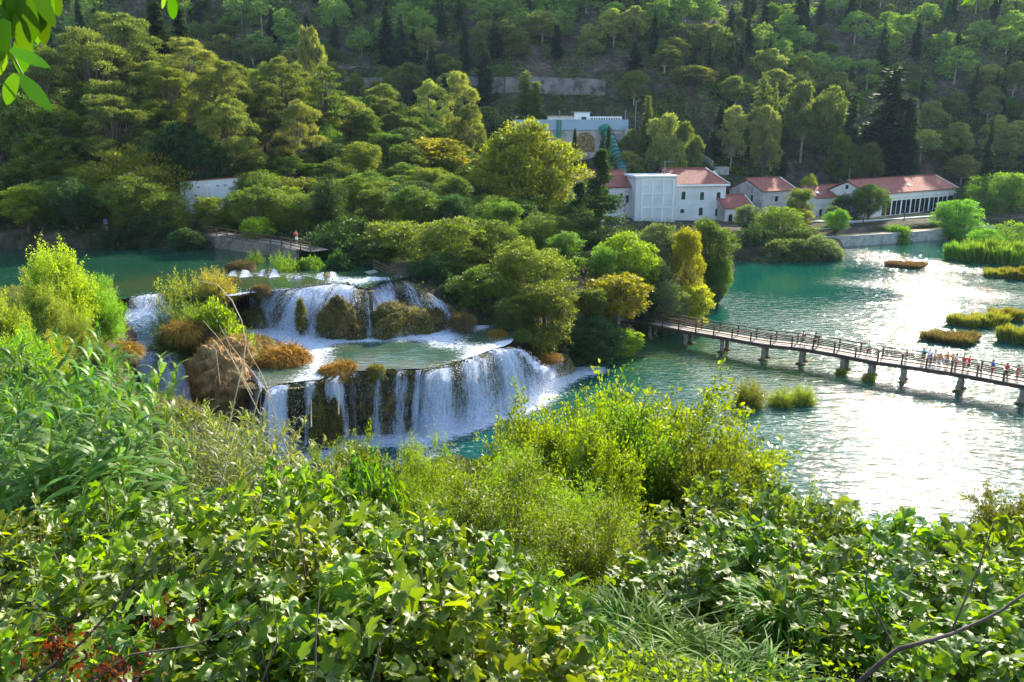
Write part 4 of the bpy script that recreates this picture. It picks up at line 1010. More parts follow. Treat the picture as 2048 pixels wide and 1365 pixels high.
# ---------- trees of the valley side, spread by rows
occ = [(Q(h[1], h[2], h[3])[0], h[3], h[4]/F*h[3]*.3) for h in HT if h[3] > 205]
def clear(x, y):
    px, py = proj(x, y, float(gz(x, y)))
    if not (-60 < px < 2110): return False
    if 1560 < px < 1850 and 232 < py < 325 and rg.random() < .93: return False       # bare slope
    if 1000 < px < 1240 and 165 < py < 340: return False                             # walls and rock face
    if 690 < px < 1245 and 150 < py < 200 and rg.random() < .8: return False
    if 1170 < px < 1270 and 230 < py < 350: return False
    if 1400 < px < 1500 and 290 < py < 380 and rg.random() < .8: return False
    if 1500 < px < 1590 and 300 < py < 380 and rg.random() < .6: return False
    return True
cand = []
tries = 0; spots = []
while len(spots) < 530 and tries < 160000:
    tries += 1
    y = 205 + 138*rg.random()**.95; x = (rg.random()*2-1)*.70*y
    if y < 214 + 22*smooth(45, 100, x): continue
    if float(gz(x, y)) < (8 if x > 0 else 6) or x < -75 and y < 215: continue
    rad = 3.1 + (y-200)*.009
    if any((x-a)**2+(y-b)**2 < rad*rad for a, b in spots): continue
    if any((x-a)**2+(y-b)**2 < (3+c)**2 for a, b, c in occ): continue
    if not clear(x, y): continue
    spots.append((x, y))
LM = [(700, 'left of the retaining wall'), (1250, 'above the retaining wall'), (1465, 'above the white mill'), (1620, 'above the stone house'), (1895, 'above the hangar'), (9999, 'above the right bank')]
rows = {}; mass = []
for x, y in spots:
    g = float(gz(x, y)); px, py = proj(x, y, g)
    cyp_p = .16 + .24*float(vn(x*.035, y*.05, 31)) + (.10 if px > 1450 else 0)
    kind = 'cypress' if rg.random() < cyp_p else ('pine' if rg.random() < .70 else 'bush')
    sec = next(s for lim, s in LM if px < lim)
    if kind == 'pine' and y > 292: mass.append((x, y, g)); continue
    rows.setdefault((kind, sec, int((y-205)//11)), []).append((px, x, y))
ORD = ['first', 'second', 'third', 'fourth', 'fifth', 'sixth', 'seventh', 'eighth', 'ninth', 'tenth', 'eleventh', 'twelfth', 'thirteenth', 'fourteenth', 'fifteenth', 'sixteenth', 'seventeenth', 'eighteenth', 'nineteenth', 'twentieth', 'twenty-first', 'twenty-second', 'twenty-third', 'twenty-fourth', 'twenty-fifth', 'twenty-sixth', 'twenty-seventh', 'twenty-eighth', 'twenty-ninth', 'thirtieth']
for (kind, sec, r), l in sorted(rows.items()):
    l.sort()
    for i, (px, x, y) in enumerate(l):
        if kind == 'cypress': H_, W_, col, nm, ct = rg.uniform(9, 17), rg.uniform(2.8, 4.6), ('cyp' if rg.random() < .75 else 'fir'), 'dark narrow cypress', 'cypress'
        elif kind == 'pine': H_, W_, col, nm, ct = rg.uniform(8.5, 13), rg.uniform(9, 14), ('pine' if rg.random() < .6 else 'pinepale'), 'round-crowned pine', 'pine'
        else: H_, W_, col, nm, ct = rg.uniform(3.5, 6.5), rg.uniform(6, 10), 'mid', 'low bushy scrub', 'bush'
        plant(kind, x, y, H_, W_, col, f'{nm} {sec}, {ORD[r]} row up the slope, {ORD[i % 20]} from left', ct, group=f'{ct} trees on the far valley side')
# the farthest pines, high on the slope, read as one wood
rng = np.random.default_rng(9); parts_ = []; tm = MB()
for x, y, g in mass:
    hs, ws = rng.uniform(.85, 1.25), rng.uniform(1.1, 1.6); cl = [((c[0]*ws+x, c[1]*ws+y, c[2]*hs+g), (r[0]*ws, r[1]*ws, r[2]*hs)) for c, r in pine_cl(rng, 10, 26, 3.6, .15)]
    parts_.append(crown_leaves(rng, cl, 3000, KITE, .62, .6, subs=10)); tm.tube([(x, y, g-1), (x, y, g+8*hs)], [.3, .1], 5)
o = link('pine_wood', leafmesh('pine_wood', parts_, M['needle'])); o.color = (.15, .21, .055, 1); tag(o, 'distant pine wood along the top of the valley side', 'wood', kind='stuff')
t_ = link('trunks', tm.mesh('trunks', M['bark_grey']), o)
# filling trees on the spur and on the flat behind the river
fill = []; tries = 0
while len(fill) < 200 and tries < 60000:
    tries += 1
    x = rg.uniform(-100, 22); y = rg.uniform(108, 205)
    if abs(x) > .7*y: continue
    g = float(gz(x, y))
    if g < 7: continue
    px, py = proj(x, y, g+7)
    if px < -60 or (340 < px < 500 and y < 127) or (px > 1060 and y > 150) or (px < 700 and y > 175): continue
    if y > 200: continue
    if any((x-a)**2+(y-b)**2 < 3.7**2 for a, b in fill): continue
    fill.append((x, y))
fill.sort(); cnt = {}
for x, y in fill:
    px, py = proj(x, y, float(gz(x, y))+7); pine = (px < 640 and y > 128) or (y > 160 and px < 960)
    sec = 'left of the white wall' if px < 350 else ('right of the white wall' if px < 600 else ('behind the olive canopy' if px < 850 else 'near the plane tree'))
    band = int((y-108)//16); kk = (pine, sec, band); cnt[kk] = cnt.get(kk, 0)+1
    plant('nearpine' if pine else 'broad', x, y, rg.uniform(6, 8.5), rg.uniform(6.5, 9), rg.choice(['pine', 'pine', 'mid']) if pine else rg.choice(['olive', 'mid', 'mid', 'dark', 'olive']),
          f'spur {"pine" if pine else "leafy tree"} {sec}, {ORD[band]} row, {ORD[cnt[kk]-1]} from left', 'tree', group='wood on the left bank spur')
# ---------- undergrowth nobody could count
def scatter(name, label, n, fx, tpl, size, mat, col, seed, zj=.5, T=(0, 0, .3)):
    rng = np.random.default_rng(seed); x, y = fx(rng, n)
    z = gz(x, y); C = np.stack([x, y, z + rng.random(len(x))*zj], 1)
    o = link(name, leafmesh(name, [stamp(tpl, C, norm(sphere_dirs(rng, len(x))+np.array(T)), sphere_dirs(rng, len(x), .6), size*rng.uniform(.5, 1.4, len(x)), rng)], M[mat]))
    o.color = tuple(GREENS[col])+(1,); tag(o, label, name.replace('_', ' '), kind='stuff'); return o
def hillpts(rng, n):
    y = rng.uniform(206, 370, n*3); x = rng.uniform(-.72, .72, n*3)*y; cl = fbm(x*.16, y*.16, 21, 3)
    px = 1024+F*x/y
    bare = (px > 1540) & (px < 1860) & (y < 262)
    k = (cl > np.where(bare, .66, .40)) & (gz(x, y) > 6); k &= ~((x > 0) & (x < 36) & (y < 262) & (y > 225)) | (rng.random(n*3) < .12)
    return x[k][:n], y[k][:n]
scatter('hillside_scrub', 'low dark scrub covering the valley side between the trees', 170000, hillpts, KITE, .7, 'leaf', 'mid', 5, 1.3)
def floorpts(rng, n):
    x = rng.uniform(-90, 40, n*3); y = rng.uniform(80, 200, n*3); g = gz(x, y)
    wet = np.zeros(len(x), bool)
    for p in (LAKE, POOL, RIVER): wet |= inpoly(x, y, p)
    pth = dist_line(x, y, PATH)
    k = ~wet & (g > 1) & (np.abs(x) < .7*y) & (pth > 1.8); return x[k][:n], y[k][:n]
PATH = [P(428,462,12.2)[:2], P(520,478,12.0)[:2], P(600,490,11.8)[:2], P(640,502,11.7)[:2], P(735,540,11.0)[:2], P(800,560,9.6)[:2], P(860,592,8.0)[:2], P(930,625,6.8)[:2]]
scatter('forest_floor', 'low leafy undergrowth below the trees of the banks', 42000, floorpts, KITE, .34, 'leaf', 'mid', 6, .8)
def islandpts(rng, n):
    x = rng.uniform(-66, -19, n*3); y = rng.uniform(30, 82, n*3)
    wet = np.zeros(len(x), bool)
    for p in (LAKE, POOL, RIVER, CHUTE, GORGE): wet |= inpoly(x, y, p)
    k = ~wet & (np.abs(x) < .72*y+4); return x[k][:n], y[k][:n]
scatter('grassy_cover', 'long grass and weeds on the near left bank and island', 30000, islandpts, blade_t(3, .05, .6, .4), .45, 'blade', 'olive', 7, .2, (0, 0, 1.0))
def nearpts(rng, n):
    x = rng.uniform(-26, 40, n*3); y = rng.uniform(13, 46, n*3); k = (np.abs(x) < .72*y+2) & (gz(x, y) > -.5); return x[k][:n], y[k][:n]
scatter('bank_weeds', 'dark leafy weeds covering the near slope under the bushes', 60000, nearpts, KITE, .26, 'leaf', 'mid', 8, .7)
def footpts(rng, n):
    x = rng.uniform(-12, 14, n*3); y = rng.uniform(2.5, 13.5, n*3); k = (np.abs(x) < .72*y+2); return x[k][:n], y[k][:n]
scatter('bank_weeds', 'small leafy weeds right below the lookout', 40000, footpts, OVAL if False else KITE, .085, 'leaf_near', 'bright', 18, .5)
scatter('bank_grass', 'long grass on the near slope', 14000, nearpts, blade_t(3, .02, .6, .4), .5, 'blade', 'mid', 9, .1, (0, 0, 1.2))
# ---------- buildings
def frame(name, px, D, ang, z, label, cat='building'):
    x = (px-1024)/F*0; r = ray(px, 500); x = r[0]/r[1]*D
    # x at distance D on level z
    d = (px-1024)/F*(D*CP-(z-CAMZ)*SP)
    return tag(link(name, None, loc=(d, D, z), rot=(0, 0, ang)), label, cat)
def arch_poly(x0, x1, z0, z1, rise):
    n = 6; cx = (x0+x1)/2; w = (x1-x0)/2
    return [(x0, z0), (x1, z0)] + [(cx+w*math.cos(math.pi*i/n), z1-rise+rise*math.sin(math.pi*i/n)) for i in range(n+1)]
def window(par, x, z, w, h, arch=.25, mat='green_paint', y=0.0, wid=True):
    m = MB(); m.prism(arch_poly(x-w/2-.12, x+w/2+.12, z-.12, z+h+.12, arch+.1) , y-.06, y+.1); fr = m.build('window', M['white'], par)
    m = MB(); m.prism(arch_poly(x-w/2, x+w/2, z, z+h, arch), y-.09, y+.05); g = m.build('shutter', M[mat], fr)
    if wid:
        m = MB(); m.box(x-.2*w, x+.2*w, y-.115, y-.03, z+h*.12, z+h*.8); m.build('pane', M['glass'], fr)
    return fr
def gable_roof(par, L, Dp, ez, rz, ov=.5, x0=0, hip_r=0.0, hip_l=0.0, y0=0, th=.22, mat='roof', trim=True):
    m = MB(); a = (x0-ov, x0+L+ov); yf, ym, yb = y0-ov, y0+Dp/2, y0+Dp+ov
    sl = (rz-ez)/(Dp/2); e = ez-ov*sl
    v = [(a[0], yf, e), (a[1], yf, e), (a[1]-hip_r, ym, rz), (a[0]+hip_l, ym, rz), (a[1], yb, e), (a[0], yb, e)]
    m.add(v + [(p[0], p[1], p[2]+th) for p in v], [(0,1,2,3), (3,2,4,5), (9,8,7,6), (11,10,8,9), (0,6,7,1), (5,4,10,11), (1,7,8,2), (2,8,10,4), (0,3,9,6), (3,5,11,9)])
    r = m.build('roof', M[mat], par)
    m = MB(); m.tube([(a[0]+hip_l, ym, rz+th+.05), (a[1]-hip_r, ym, rz+th+.05)], .16, 6); m.build('ridge', M['roof'], r)
    if trim:
        m = MB(); m.bar((a[1]+.05, yf, e+th), (a[1]-hip_r+.05, ym, rz+th+.06), .25, .2); m.build('verge', M['cream'], r)
    return r
def gable_walls(par, L, Dp, ez, rz, mat, x0=0, y0=0, base=-3, name='wall'):
    m = MB(); m.box(x0, x0+L, y0, y0+Dp, base, ez-.12)
    for xx in (x0, x0+L-.4):
        m.add([(xx, y0, ez-.12), (xx+.4, y0, ez-.12), (xx+.4, y0+Dp, ez-.12), (xx, y0+Dp, ez-.12), (xx, y0+Dp/2, rz-.15), (xx+.4, y0+Dp/2, rz-.15)], [(0,4,3), (1,2,5), (0,1,5,4), (3,4,5,2)])
    return m.build(name, M[mat], par)
# white mill: right wing, tower, left wing
g = frame('mill_building', 1341, 200, R(11), 2.2, 'large white mill with red tiled roofs and a flat-topped tower')
gable_walls(g, 14.2, 14, 9.2, 12.6, 'render', x0=0)
gable_roof(g, 14.2, 14, 9.75, 12.9, .55, hip_r=3.2)
m = MB(); m.box(-.1, 14.9, -.75, -.02, 9.15, 9.62); m.build('cornice', M['white'], g)
for x, z, h in ((3.0,5.9,2.0),(7.9,5.7,2.0),(12.3,5.6,2.0),(2.9,2.6,1.0),(7.8,1.9,2.0),(12.2,1.6,2.0)): window(g, x, z, 1.05, h, .3)
m = MB(); m.box(-10.4, -.02, -2.6, 6, -3, 11.6); m.build('tower', M['render'], g)
m = MB(); m.box(-10.75, .32, -2.95, 6.3, 11.6, 12.0); m.build('flat_roof', M['white'], g)
m = MB()
for x in (-8.75, -6.1, -3.4, -.75): m.box(x-.2, x+.2, -2.72, -2.58, -3, 11.2)
for z in (11.0, 7.7, 4.4, 1.0): m.box(-8.9, -.6, -2.70, -2.58, z-.13, z+.13)
m.build('pilasters', M['white'], g)
gable_walls(g, 16, 13, 9.0, 12.3, 'render', x0=-26.4, y0=.8); gable_roof(g, 16, 13, 9.3, 12.6, .5, x0=-26.4, y0=.8, trim=False)
m = MB()
for z in range(-2, 9, 1): m.box(-11.9, -10.9, .35, .62, z, z+.07)
for x in (-11.9, -10.95): m.box(x, x+.07, .3, .37, -2, 9)
m.build('outside_ladder', M['metal'], g); window(g, -11.3, 5.3, .8, 1.9, .25, y=.8)
m = MB(); m.tube([(-.6, 4, 11.95), (-.6, 4, 15.2)], .05, 5); m.tube([(-.6,4,14.9), (1.6, 3.6, 15.1)], .04, 4); m.tube([(-1.6,4,12.0), (-.6, 4, 13.6)], .04, 4); m.tube([(.3,4,12.0), (-.6, 4, 13.6)], .04, 4); m.build('antenna_mast', M['metal'], g)
# annex
g = frame('annex_building', 1449, 199, R(20), 2.4, 'small red-tiled annex with an arched doorway beside the mill')
gable_walls(g, 8, 9, 3.6, 6.2, 'stone'); gable_roof(g, 8, 9, 3.7, 6.3, .35)
m = MB(); m.box(-.05, 8.05, -.06, .05, -3, 3.4); m.build('front_plaster', M['cream'], g); window(g, 1.6, .2, 1.1, 2.0, .4, mat='dark')
# stone house
g = frame('stone_house', 1522, 205, R(27), 2.6, 'stone house with tiled gable roof right of the annex')
gable_walls(g, 11.2, 12.4, 7.0, 9.6, 'stone'); gable_roof(g, 11.2, 12.4, 7.1, 9.8, .3)
window(g, 4.6, 4.4, 1.3, 1.5, .1, mat='green_paint')
m = MB(); m.box(-.06, .3, 3.2, 4.3, 4.2, 6.2); fr = m.build('window', M['cream'], g); m = MB(); m.box(-.1, .2, 3.35, 4.15, 4.35, 6.05); m.build('shutter', M['green_paint'], fr)
m = MB(); m.box(3.2, 5.2, -.06, .2, -2, 2.3); m.build('door', M['dark'], g)
# long low range
g = frame('low_range', 1628, 207, R(26), 2.8, 'long low tiled building between stone house and hangar')
gable_walls(g, 17, 10, 5.0, 7.5, 'cream'); gable_roof(g, 17, 10, 5.1, 7.6, .3, trim=False)
for x, yy in ((2.2, 1.6), (8, 2.0), (13, 2.4)):
    m = MB(); m.add([(x-.5, yy-.4, 5.55+.5*(yy-.4)*.97), (x+.5, yy-.4, 5.55+.5*(yy-.4)*.97), (x+.5, yy+.4, 5.55+.5*(yy+.4)*.97), (x-.5, yy+.4, 5.55+.5*(yy+.4)*.97)], [(0,1,2,3)]); m.build('skylight', M['white'], g)
for x in (2, 6, 10, 14): window(g, x, .6, 1.0, 1.6, .05)
# hangar
g = frame('hangar', 1733, 203, R(33), 2.9, 'long hangar hall with tall dark windows and red tiled roof')
gable_walls(g, 39.5, 13, 6.2, 9.0, 'cream'); gable_roof(g, 39.5, 13, 6.3, 9.2, .5)
m = MB(); m.box(-.2, 39.7, -.14, -.01, 5.1, 5.45)
for k in range(9): m.box(5.6+k*4.3-.2, 5.6+k*4.3+.2, -.13, -.01, -3, 5.1)
m.build('pilasters', M['white'], g)
for k in range(8):
    for s in (1.15, 3.15):
        x = 5.6+k*4.3+s
        if x > 37: continue
        m = MB(); m.box(x-.90, x+.90, -.10, .05, .5, 4.3); w = m.build('window', M['white'], g)
        m = MB(); m.box(x-.84, x+.84, -.12, .03, .6, 4.2); m.build('pane', M['glass'], w)
m = MB(); m.box(36.6, 38.5, -.16, .05, -.3, 4.3); m.build('door', M['green_paint'], g)
m = MB(); m.add([(20, 2.0, 7.62), (21.3, 2.0, 7.62), (21.3, 2.7, 7.93), (20, 2.7, 7.93)], [(0,1,2,3)]); m.build('skylight', M['white'], g)
m = MB(); m.tube([(.2, 6.3, 9), (.2, 6.3, 12.2)], .06, 5); m.build('lightning_rod', M['metal'], g)
m = MB(); m.box(-.05, .2, 6.1, 6.9, 7.2, 8.2); m.build('vent', M['dark'], g)
# parapet on its stone wall
bx = P(1085, 262, 24.4) if False else None
g = frame('water_chamber', 1086, 230, R(5), 16.0, 'blue-grey parapet on a high pale stone wall above the mill', 'wall')
m = MB(); m.box(0, 23.5, 0, 5, -6, 8.6); m.build('stone_base', M['stone'], g)
m = MB(); m.box(-8, 23.9, -.35, 6, 8.6, 11.4); m.build('parapet', M['bluegrey'], g)
m = MB(); m.box(3.6, 5.0, -.6, -.36, 6.0, 11.3); m.build('green_gate', M['greenmetal'], g)
m = MB(); m.prism(arch_poly(9.0, 14.6, 2.6, 8.0, 2.6), -.06, .3); m.build('blind_arch', M['tanrock'], g)
m = MB(); m.bar((23.6, -.3, 9.0), (21.0, -7.5, -5.0), .9, 1.2); m.build('buttress', M['concrete'], g)
g2 = frame('gate_house', 1095, 238, R(5), 25.0, 'low white hut row with small windows behind the parapet')
m = MB(); m.box(0, 12, 0, 4, -2, 3.4); m.build('wall', M['cream'], g2)
m = MB(); m.box(-.4, 12.1, -.3, 4.3, 3.4, 3.6); m.build('roof', M['tanrock'], g2)
m = MB(); m.box(12.1, 21.5, -.4, 4, -2, 3.3); m.build('wall', M['white'], g2)
m = MB(); m.box(7.6, 12.0, -1.2, -.02, -1, 4.4); m.build('front_bay', M['white'], g2)
m = MB(); m.box(7.2, 12.4, -1.5, 4, 4.4, 4.6); m.build('bay_roof', M['concrete'], g2)
m = MB(); m.box(9.6, 11.0, -1.3, -1.1, 1.6, 3.2); m.build('door', M['green_paint'], g2)
for k in range(12):
    m = MB(); m.box(12.6+k*.72, 13.0+k*.72, -.48, -.38, 1.9, 2.9); m.build('window', M['glass'], g2)
for px_ in (1118, 1250):
    x, y, z = Q(px_, 262, 229.3); m = MB(); m.tube([(0,0,0), (0,0,5.2)], .07, 5); m.box(-.25, .25, -.1, .1, 5.2, 5.35)
    tag(m.build('lamp_post', M['metal'], None, loc=(x, y, z)), 'thin lamp post at the %s end of the blue-grey parapet' % ('left' if px_ < 1200 else 'right'), 'lamp post')
x, y, z = Q(1270, 262, 234); m = MB(); m.tube([(0,0,-1), (0,0,9)], .08, 5); m.tube([(0,0,9), (.9,0,9.2)], .05, 4); m.box(.7, 1.3, -.15, .15, 9.15, 9.3)
tag(m.build('street_lamp', M['metal'], None, loc=(x, y, z-1)), 'tall grey street lamp right of the blue-grey parapet', 'lamp')
# penstock
g = link('penstock_pipe', None, loc=Q(1222, 285, 228)); tag(g, 'big dark green ribbed pipe running down behind the mill roof', 'pipe')
o0 = np.array(Q(1222, 285, 228)); pts = [np.array(Q(*q))-o0 for q in ((1208,255,231), (1222,285,228), (1234,312,223), (1243,335,218), (1246,360,212))]
m = MB(); m.tube(pts, 1.55, 18); m.build('pipe', M['greenmetal'], g, sm=True)
rs, _ = resample(pts, 14)
for k in range(1, 13):
    m = MB(); d = norm(rs[k]-rs[k-1])*.16; m.tube([rs[k]-d, rs[k]+d], 1.72, 18); m.build('ring', M['green_paint'], g, sm=True)
# retaining walls up the slope
def wall_line(name, pts, th, hgt, mat, label, cat='wall', cap=None):
    base = np.array(pts[0]); root = None; m = MB()
    for a, b in zip(pts[:-1], pts[1:]):
        a = np.array(a)-base; b = np.array(b)-base; d = norm((b-a)[:2]); nn = np.array([-d[1], d[0]])*th/2
        v = []
        for z0 in (-3.0, hgt):
            for p, s in ((a, -1), (b, -1), (b, 1), (a, 1)): v.append((p[0]+nn[0]*s, p[1]+nn[1]*s, p[2]+z0))
        m.add(v, [(0,3,2,1), (4,5,6,7), (0,1,5,4), (1,2,6,5), (2,3,7,6), (3,0,4,7)])
    o = m.build(name, M[mat], None, loc=base); tag(o, label, cat)
    if cap:
        m = MB()
        for a, b in zip(pts[:-1], pts[1:]):
            a = np.array(a)-base; b = np.array(b)-base; m.bar((a[0], a[1], a[2]+hgt+.08), (b[0], b[1], b[2]+hgt+.08), th+.15, .14)
        m.build('coping', M[cap], o)
    return o
wall_line('retaining_wall', [G(x_, 186+max(0, x_-1080)*.03, 200) for x_ in range(690, 1250, 40)], .8, 4.4, 'old_concrete', 'long grey concrete retaining wall across the wooded slope', cap='old_concrete')
wall_line('retaining_wall', [G(x_, 138, 200) for x_ in range(600, 900, 50)], .6, .8, 'old_concrete', 'low kerb wall above the left part of long retaining wall')
False and wall_line('retaining_wall', [G(x_, 206, 200) for x_ in range(1180, 1300, 30)], .5, .5, 'concrete', 'thin low wall under the long retaining wall, right part')
wall_line('slope_wall', [G(1385, 308, 205), G(1405, 322, 205), G(1425, 336, 205)], .8, 1.6, 'concrete', 'short stepped concrete wall descending behind the mill')
x, y, z = G(1430, 350, 205); m = MB(); m.box(0, 4.2, 0, 3.2, -2, 1.8); tag(m.build('concrete_block', M['concrete'], None, loc=(x, y, z), rot=(0, 0, .2)), 'square concrete block on the slope behind the mill', 'block')
m = MB(); m.box(0, 5, 0, 4, -1, 2.8); x, y, z = Q(968, 22, 322); g = m.build('stone_hut', M['cream'], None, loc=(x, y, z)); tag(g, 'tiny pale hut high on the wooded slope', 'hut'); m = MB(); m.box(-.3, 5.3, -.3, 4.3, 2.8, 3.0); m.build('roof', M['concrete'], g)
# white wall building in the left wood
g = frame('white_wall', 367, 121, R(9), 12.2, 'long white roofless wall with a red coping in the left wood', 'wall')
m = MB(); m.add([(0,0,-3), (8.3,0,-3), (8.3,.5,-3), (0,.5,-3), (0,0,5.55), (8.3,0,6.1), (8.3,.5,6.1), (0,.5,5.55)], [(0,3,2,1), (4,5,6,7), (0,1,5,4), (1,2,6,5), (2,3,7,6), (3,0,4,7)]); m.build('wall_face', M['render'], g)
m = MB(); m.bar((-.1,.25,5.62), (8.4,.25,6.17), .7, .14); m.build('coping', M['roof'], g)
m = MB(); m.box(3.7, 4.1, -.25, 0, -3, 4.9); m.build('pilaster', M['cream'], g)
for x, z in ((1.5, 4.6), (2.6, 4.75), (5.4, 4.9), (6.5, 5.0)): m = MB(); m.box(x-.2, x+.2, -.05, .1, z, z+.12); m.build('slit', M['dark'], g)
m = MB(); m.box(7.9, 8.3, .52, 8, -3, 5.9); m.build('side_wall', M['cream'], g)
g = frame('stone_pillar', 440, 130, R(9), 14, 'square stone chimney stub behind the white wall', 'pillar'); m = MB(); m.box(0, 2.2, 0, 2, -2, 7.2); m.build('shaft', M['stone'], g); m = MB(); m.box(-.1, 2.3, -.1, 2.1, 7.2, 7.4); m.build('cap', M['concrete'], g)
# terraces before the hangar
def shore(px, py, z): return P(px, py, z)
def terrace(name, label, A, B, mat): 
    m = MB(); n = len(A); m.add(list(A)+list(B), [(i, i+1, n+i+1, n+i) for i in range(n-1)]); tag(m.build(name, M[mat]), label, kind='structure')
M['lawn'] = pbr('dry_lawn', (.24, .20, .10), .95, .35, .45, .4, extra=((.09, .11, .03), .5, .5))
W1 = [P(1600, 478, 2.2), P(1700, 473, 2.2), P(1800, 467, 2.2), P(1900, 459, 2.2), P(1990, 452, 2.2)]
W2 = [P(1600, 462, 2.7), P(1700, 458, 2.7), P(1800, 451, 2.7), P(1890, 444, 2.7), P(1960, 440, 2.7)]
W3 = [P(1610, 445, 3.2), P(1700, 445, 3.2), P(1790, 440, 3.2), P(1880, 433, 3.2), P(1940, 430, 3.2)]
def lift(l, dz): return [(p[0], p[1], p[2]+dz) for p in l]
wall_line('shore_wall', lift(W1, -2.2), .5, 2.2, 'stone', 'long stone quay wall along the far shore', cap='concrete')
wall_line('terrace_wall', lift(W2, -.6), .4, .75, 'stone', 'low stone terrace wall on the lawn, nearer the water', cap='concrete')
wall_line('terrace_wall', lift(W3, -.6), .4, .75, 'concrete', 'pale upper terrace step by the hangar', cap='white')
terrace('lawn', None, W1, [(p[0], p[1]+.01, 2.25) for p in W2], 'lawn'); terrace('lawn', None, lift(W2, .1), [(p[0], p[1], 2.85) for p in W3], 'lawn')
terrace('lawn', None, lift(W3, .1), [P(1500, 425, 3.35), P(1660, 432, 3.35), P(1760, 428, 3.35), P(1850, 416, 3.35), P(1960, 408, 3.35)], 'lawn')
terrace('quay', None, [P(1460, 478, 1.6), P(1500, 474, 1.6), P(1560, 470, 1.6)], [P(1440, 455, 1.9), P(1500, 452, 1.9), P(1580, 450, 1.9)], 'path')
wall_line('shore_wall', [P(1455, 486, 0), P(1520, 480, 0)], .5, 1.6, 'stone', 'short quay wall at the inlet left of the headland')
# small things by the hangar
def post(px, py, z, h, label, cat, nm, mat='metal', r=.07, base=None):
    x, y, z = P(px, py, z); m = MB(); m.tube([(0,0,0), (0,0,h)], r, 6)
    if base: m.box(-base, base, -base, base, 0, .25)
    return tag(m.build(nm, M[mat], None, loc=(x, y, z)), label, cat)
M['yellow'] = flat('yellow_paint', (.5, .33, .02)); M['redcloth'] = flat('red_cloth', (.6, .04, .04)); M['whitecloth'] = flat('white_cloth', (.8, .8, .82)); M['bluecloth'] = flat('blue_cloth', (.05, .1, .4)); M['orangecloth'] = flat('orange_cloth', (.75, .2, .03)); M['blackcloth'] = flat('dark_cloth', (.02, .02, .025)); M['skin'] = flat('skin', (.42, .22, .14), .6); M['hair'] = flat('hair', (.03, .018, .01)); M['teal'] = flat('teal_cloth', (.05, .3, .3)); M['boat'] = flat('boat_blue', (.35, .5, .75), .4)
post(1769, 440, 3.2, 5.2, 'yellow mast in front of the hangar windows', 'mast', 'mast', 'yellow', .13, .5)
post(1726, 447, 3.0, 1.6, 'short dark bollard post on the lawn', 'post', 'bollard', 'rail', .14)
post(1808, 441, 3.2, 1.9, 'dark lamp bollard on the upper terrace', 'post', 'bollard', 'rail', .12, .2)
post(1803, 428, 3.3, 4.4, 'slim grey lamp post before the hangar windows', 'lamp post', 'lamp_post', 'metal', .06, .2)
x, y, z = P(1740, 437, 3.1); m = MB(); m.box(-.6, .6, -.4, .4, 0, 1.2); m.box(-.65, .65, -.45, .45, 1.2, 1.3); tag(m.build('white_bin', M['white'], None, loc=(x, y, z)), 'white box bin beside the hangar tree', 'bin')
x, y, z = P(1690, 430, 3.1); m = MB(); m.tube([(0,0,0), (0,0,5.5)], .05, 5); fl = tag(m.build('flagpole', M['metal'], None, loc=(x, y, z)), 'flagpole with hanging red white blue flag', 'flag')
for k, c in enumerate(('redcloth', 'whitecloth', 'bluecloth')):
    m = MB(); vs = []
    for i in range(8):
        t = i/7; vs += [(-.15-k*.22+.12*math.sin(t*7), .1*math.sin(t*9+k), 5.3-t*2.6), (-.37-k*.22+.12*math.sin(t*7+.3), .1*math.sin(t*9+k+1), 5.3-t*2.6)]
    m.add(vs, [(2*i, 2*i+1, 2*i+3, 2*i+2) for i in range(7)]); m.build('flag_stripe', M[c], fl)
for px, py, lab in ((1940, 474, 'pale blue boat moored at the right shore, left one'), (1975, 466, 'pale blue boat moored at the right shore, right one')):
    x, y, z = P(px, py, .1); m = MB(); n = 10; L = 3.4; vs = []
    for i in range(n+1):
        t = i/n*2-1; w = .85*(1-abs(t)**2.4)+.03; vs += [(t*L, -w, .55+.15*t*t), (t*L, -w*.5, -.1), (t*L, w*.5, -.1), (t*L, w, .55+.15*t*t), (t*L, w*.8, .5+.12*t*t), (t*L, 0, .12), (t*L, -w*.8, .5+.12*t*t)]
    m.add(vs, [(7*i+j, 7*i+(j+1)%7, 7*(i+1)+(j+1)%7, 7*(i+1)+j) for i in range(n) for j in range(7)] + [tuple(range(7)), tuple(7*n+j for j in range(7))[::-1]])
    b = m.build('rowing_boat', M['boat'], None, loc=(x, y, z), rot=(0, 0, .35)); tag(b, lab, 'boat')
    for s in (-1.2, .8): m = MB(); m.box(s-.15, s+.15, -.65, .65, .42, .48); m.build('thwart', M['deck'], b)
x, y, z = P(1476, 452, 2.2); m = MB(); m.box(-.9, .9, -.5, .5, 0, .9); m.box(-1.1, 1.1, -.7, .7, .9, 1.0); o = tag(m.build('stall_table', M['redcloth'], None, loc=(x, y, z)), 'small red stall table by the annex door', 'table'); m = MB(); m.add([(-1.4,-1,2.1), (1.4,-1,2.1), (1.4,1,2.5), (-1.4,1,2.5)], [(0,1,2,3)]); m.build('green_awning', M['greenmetal'], o)

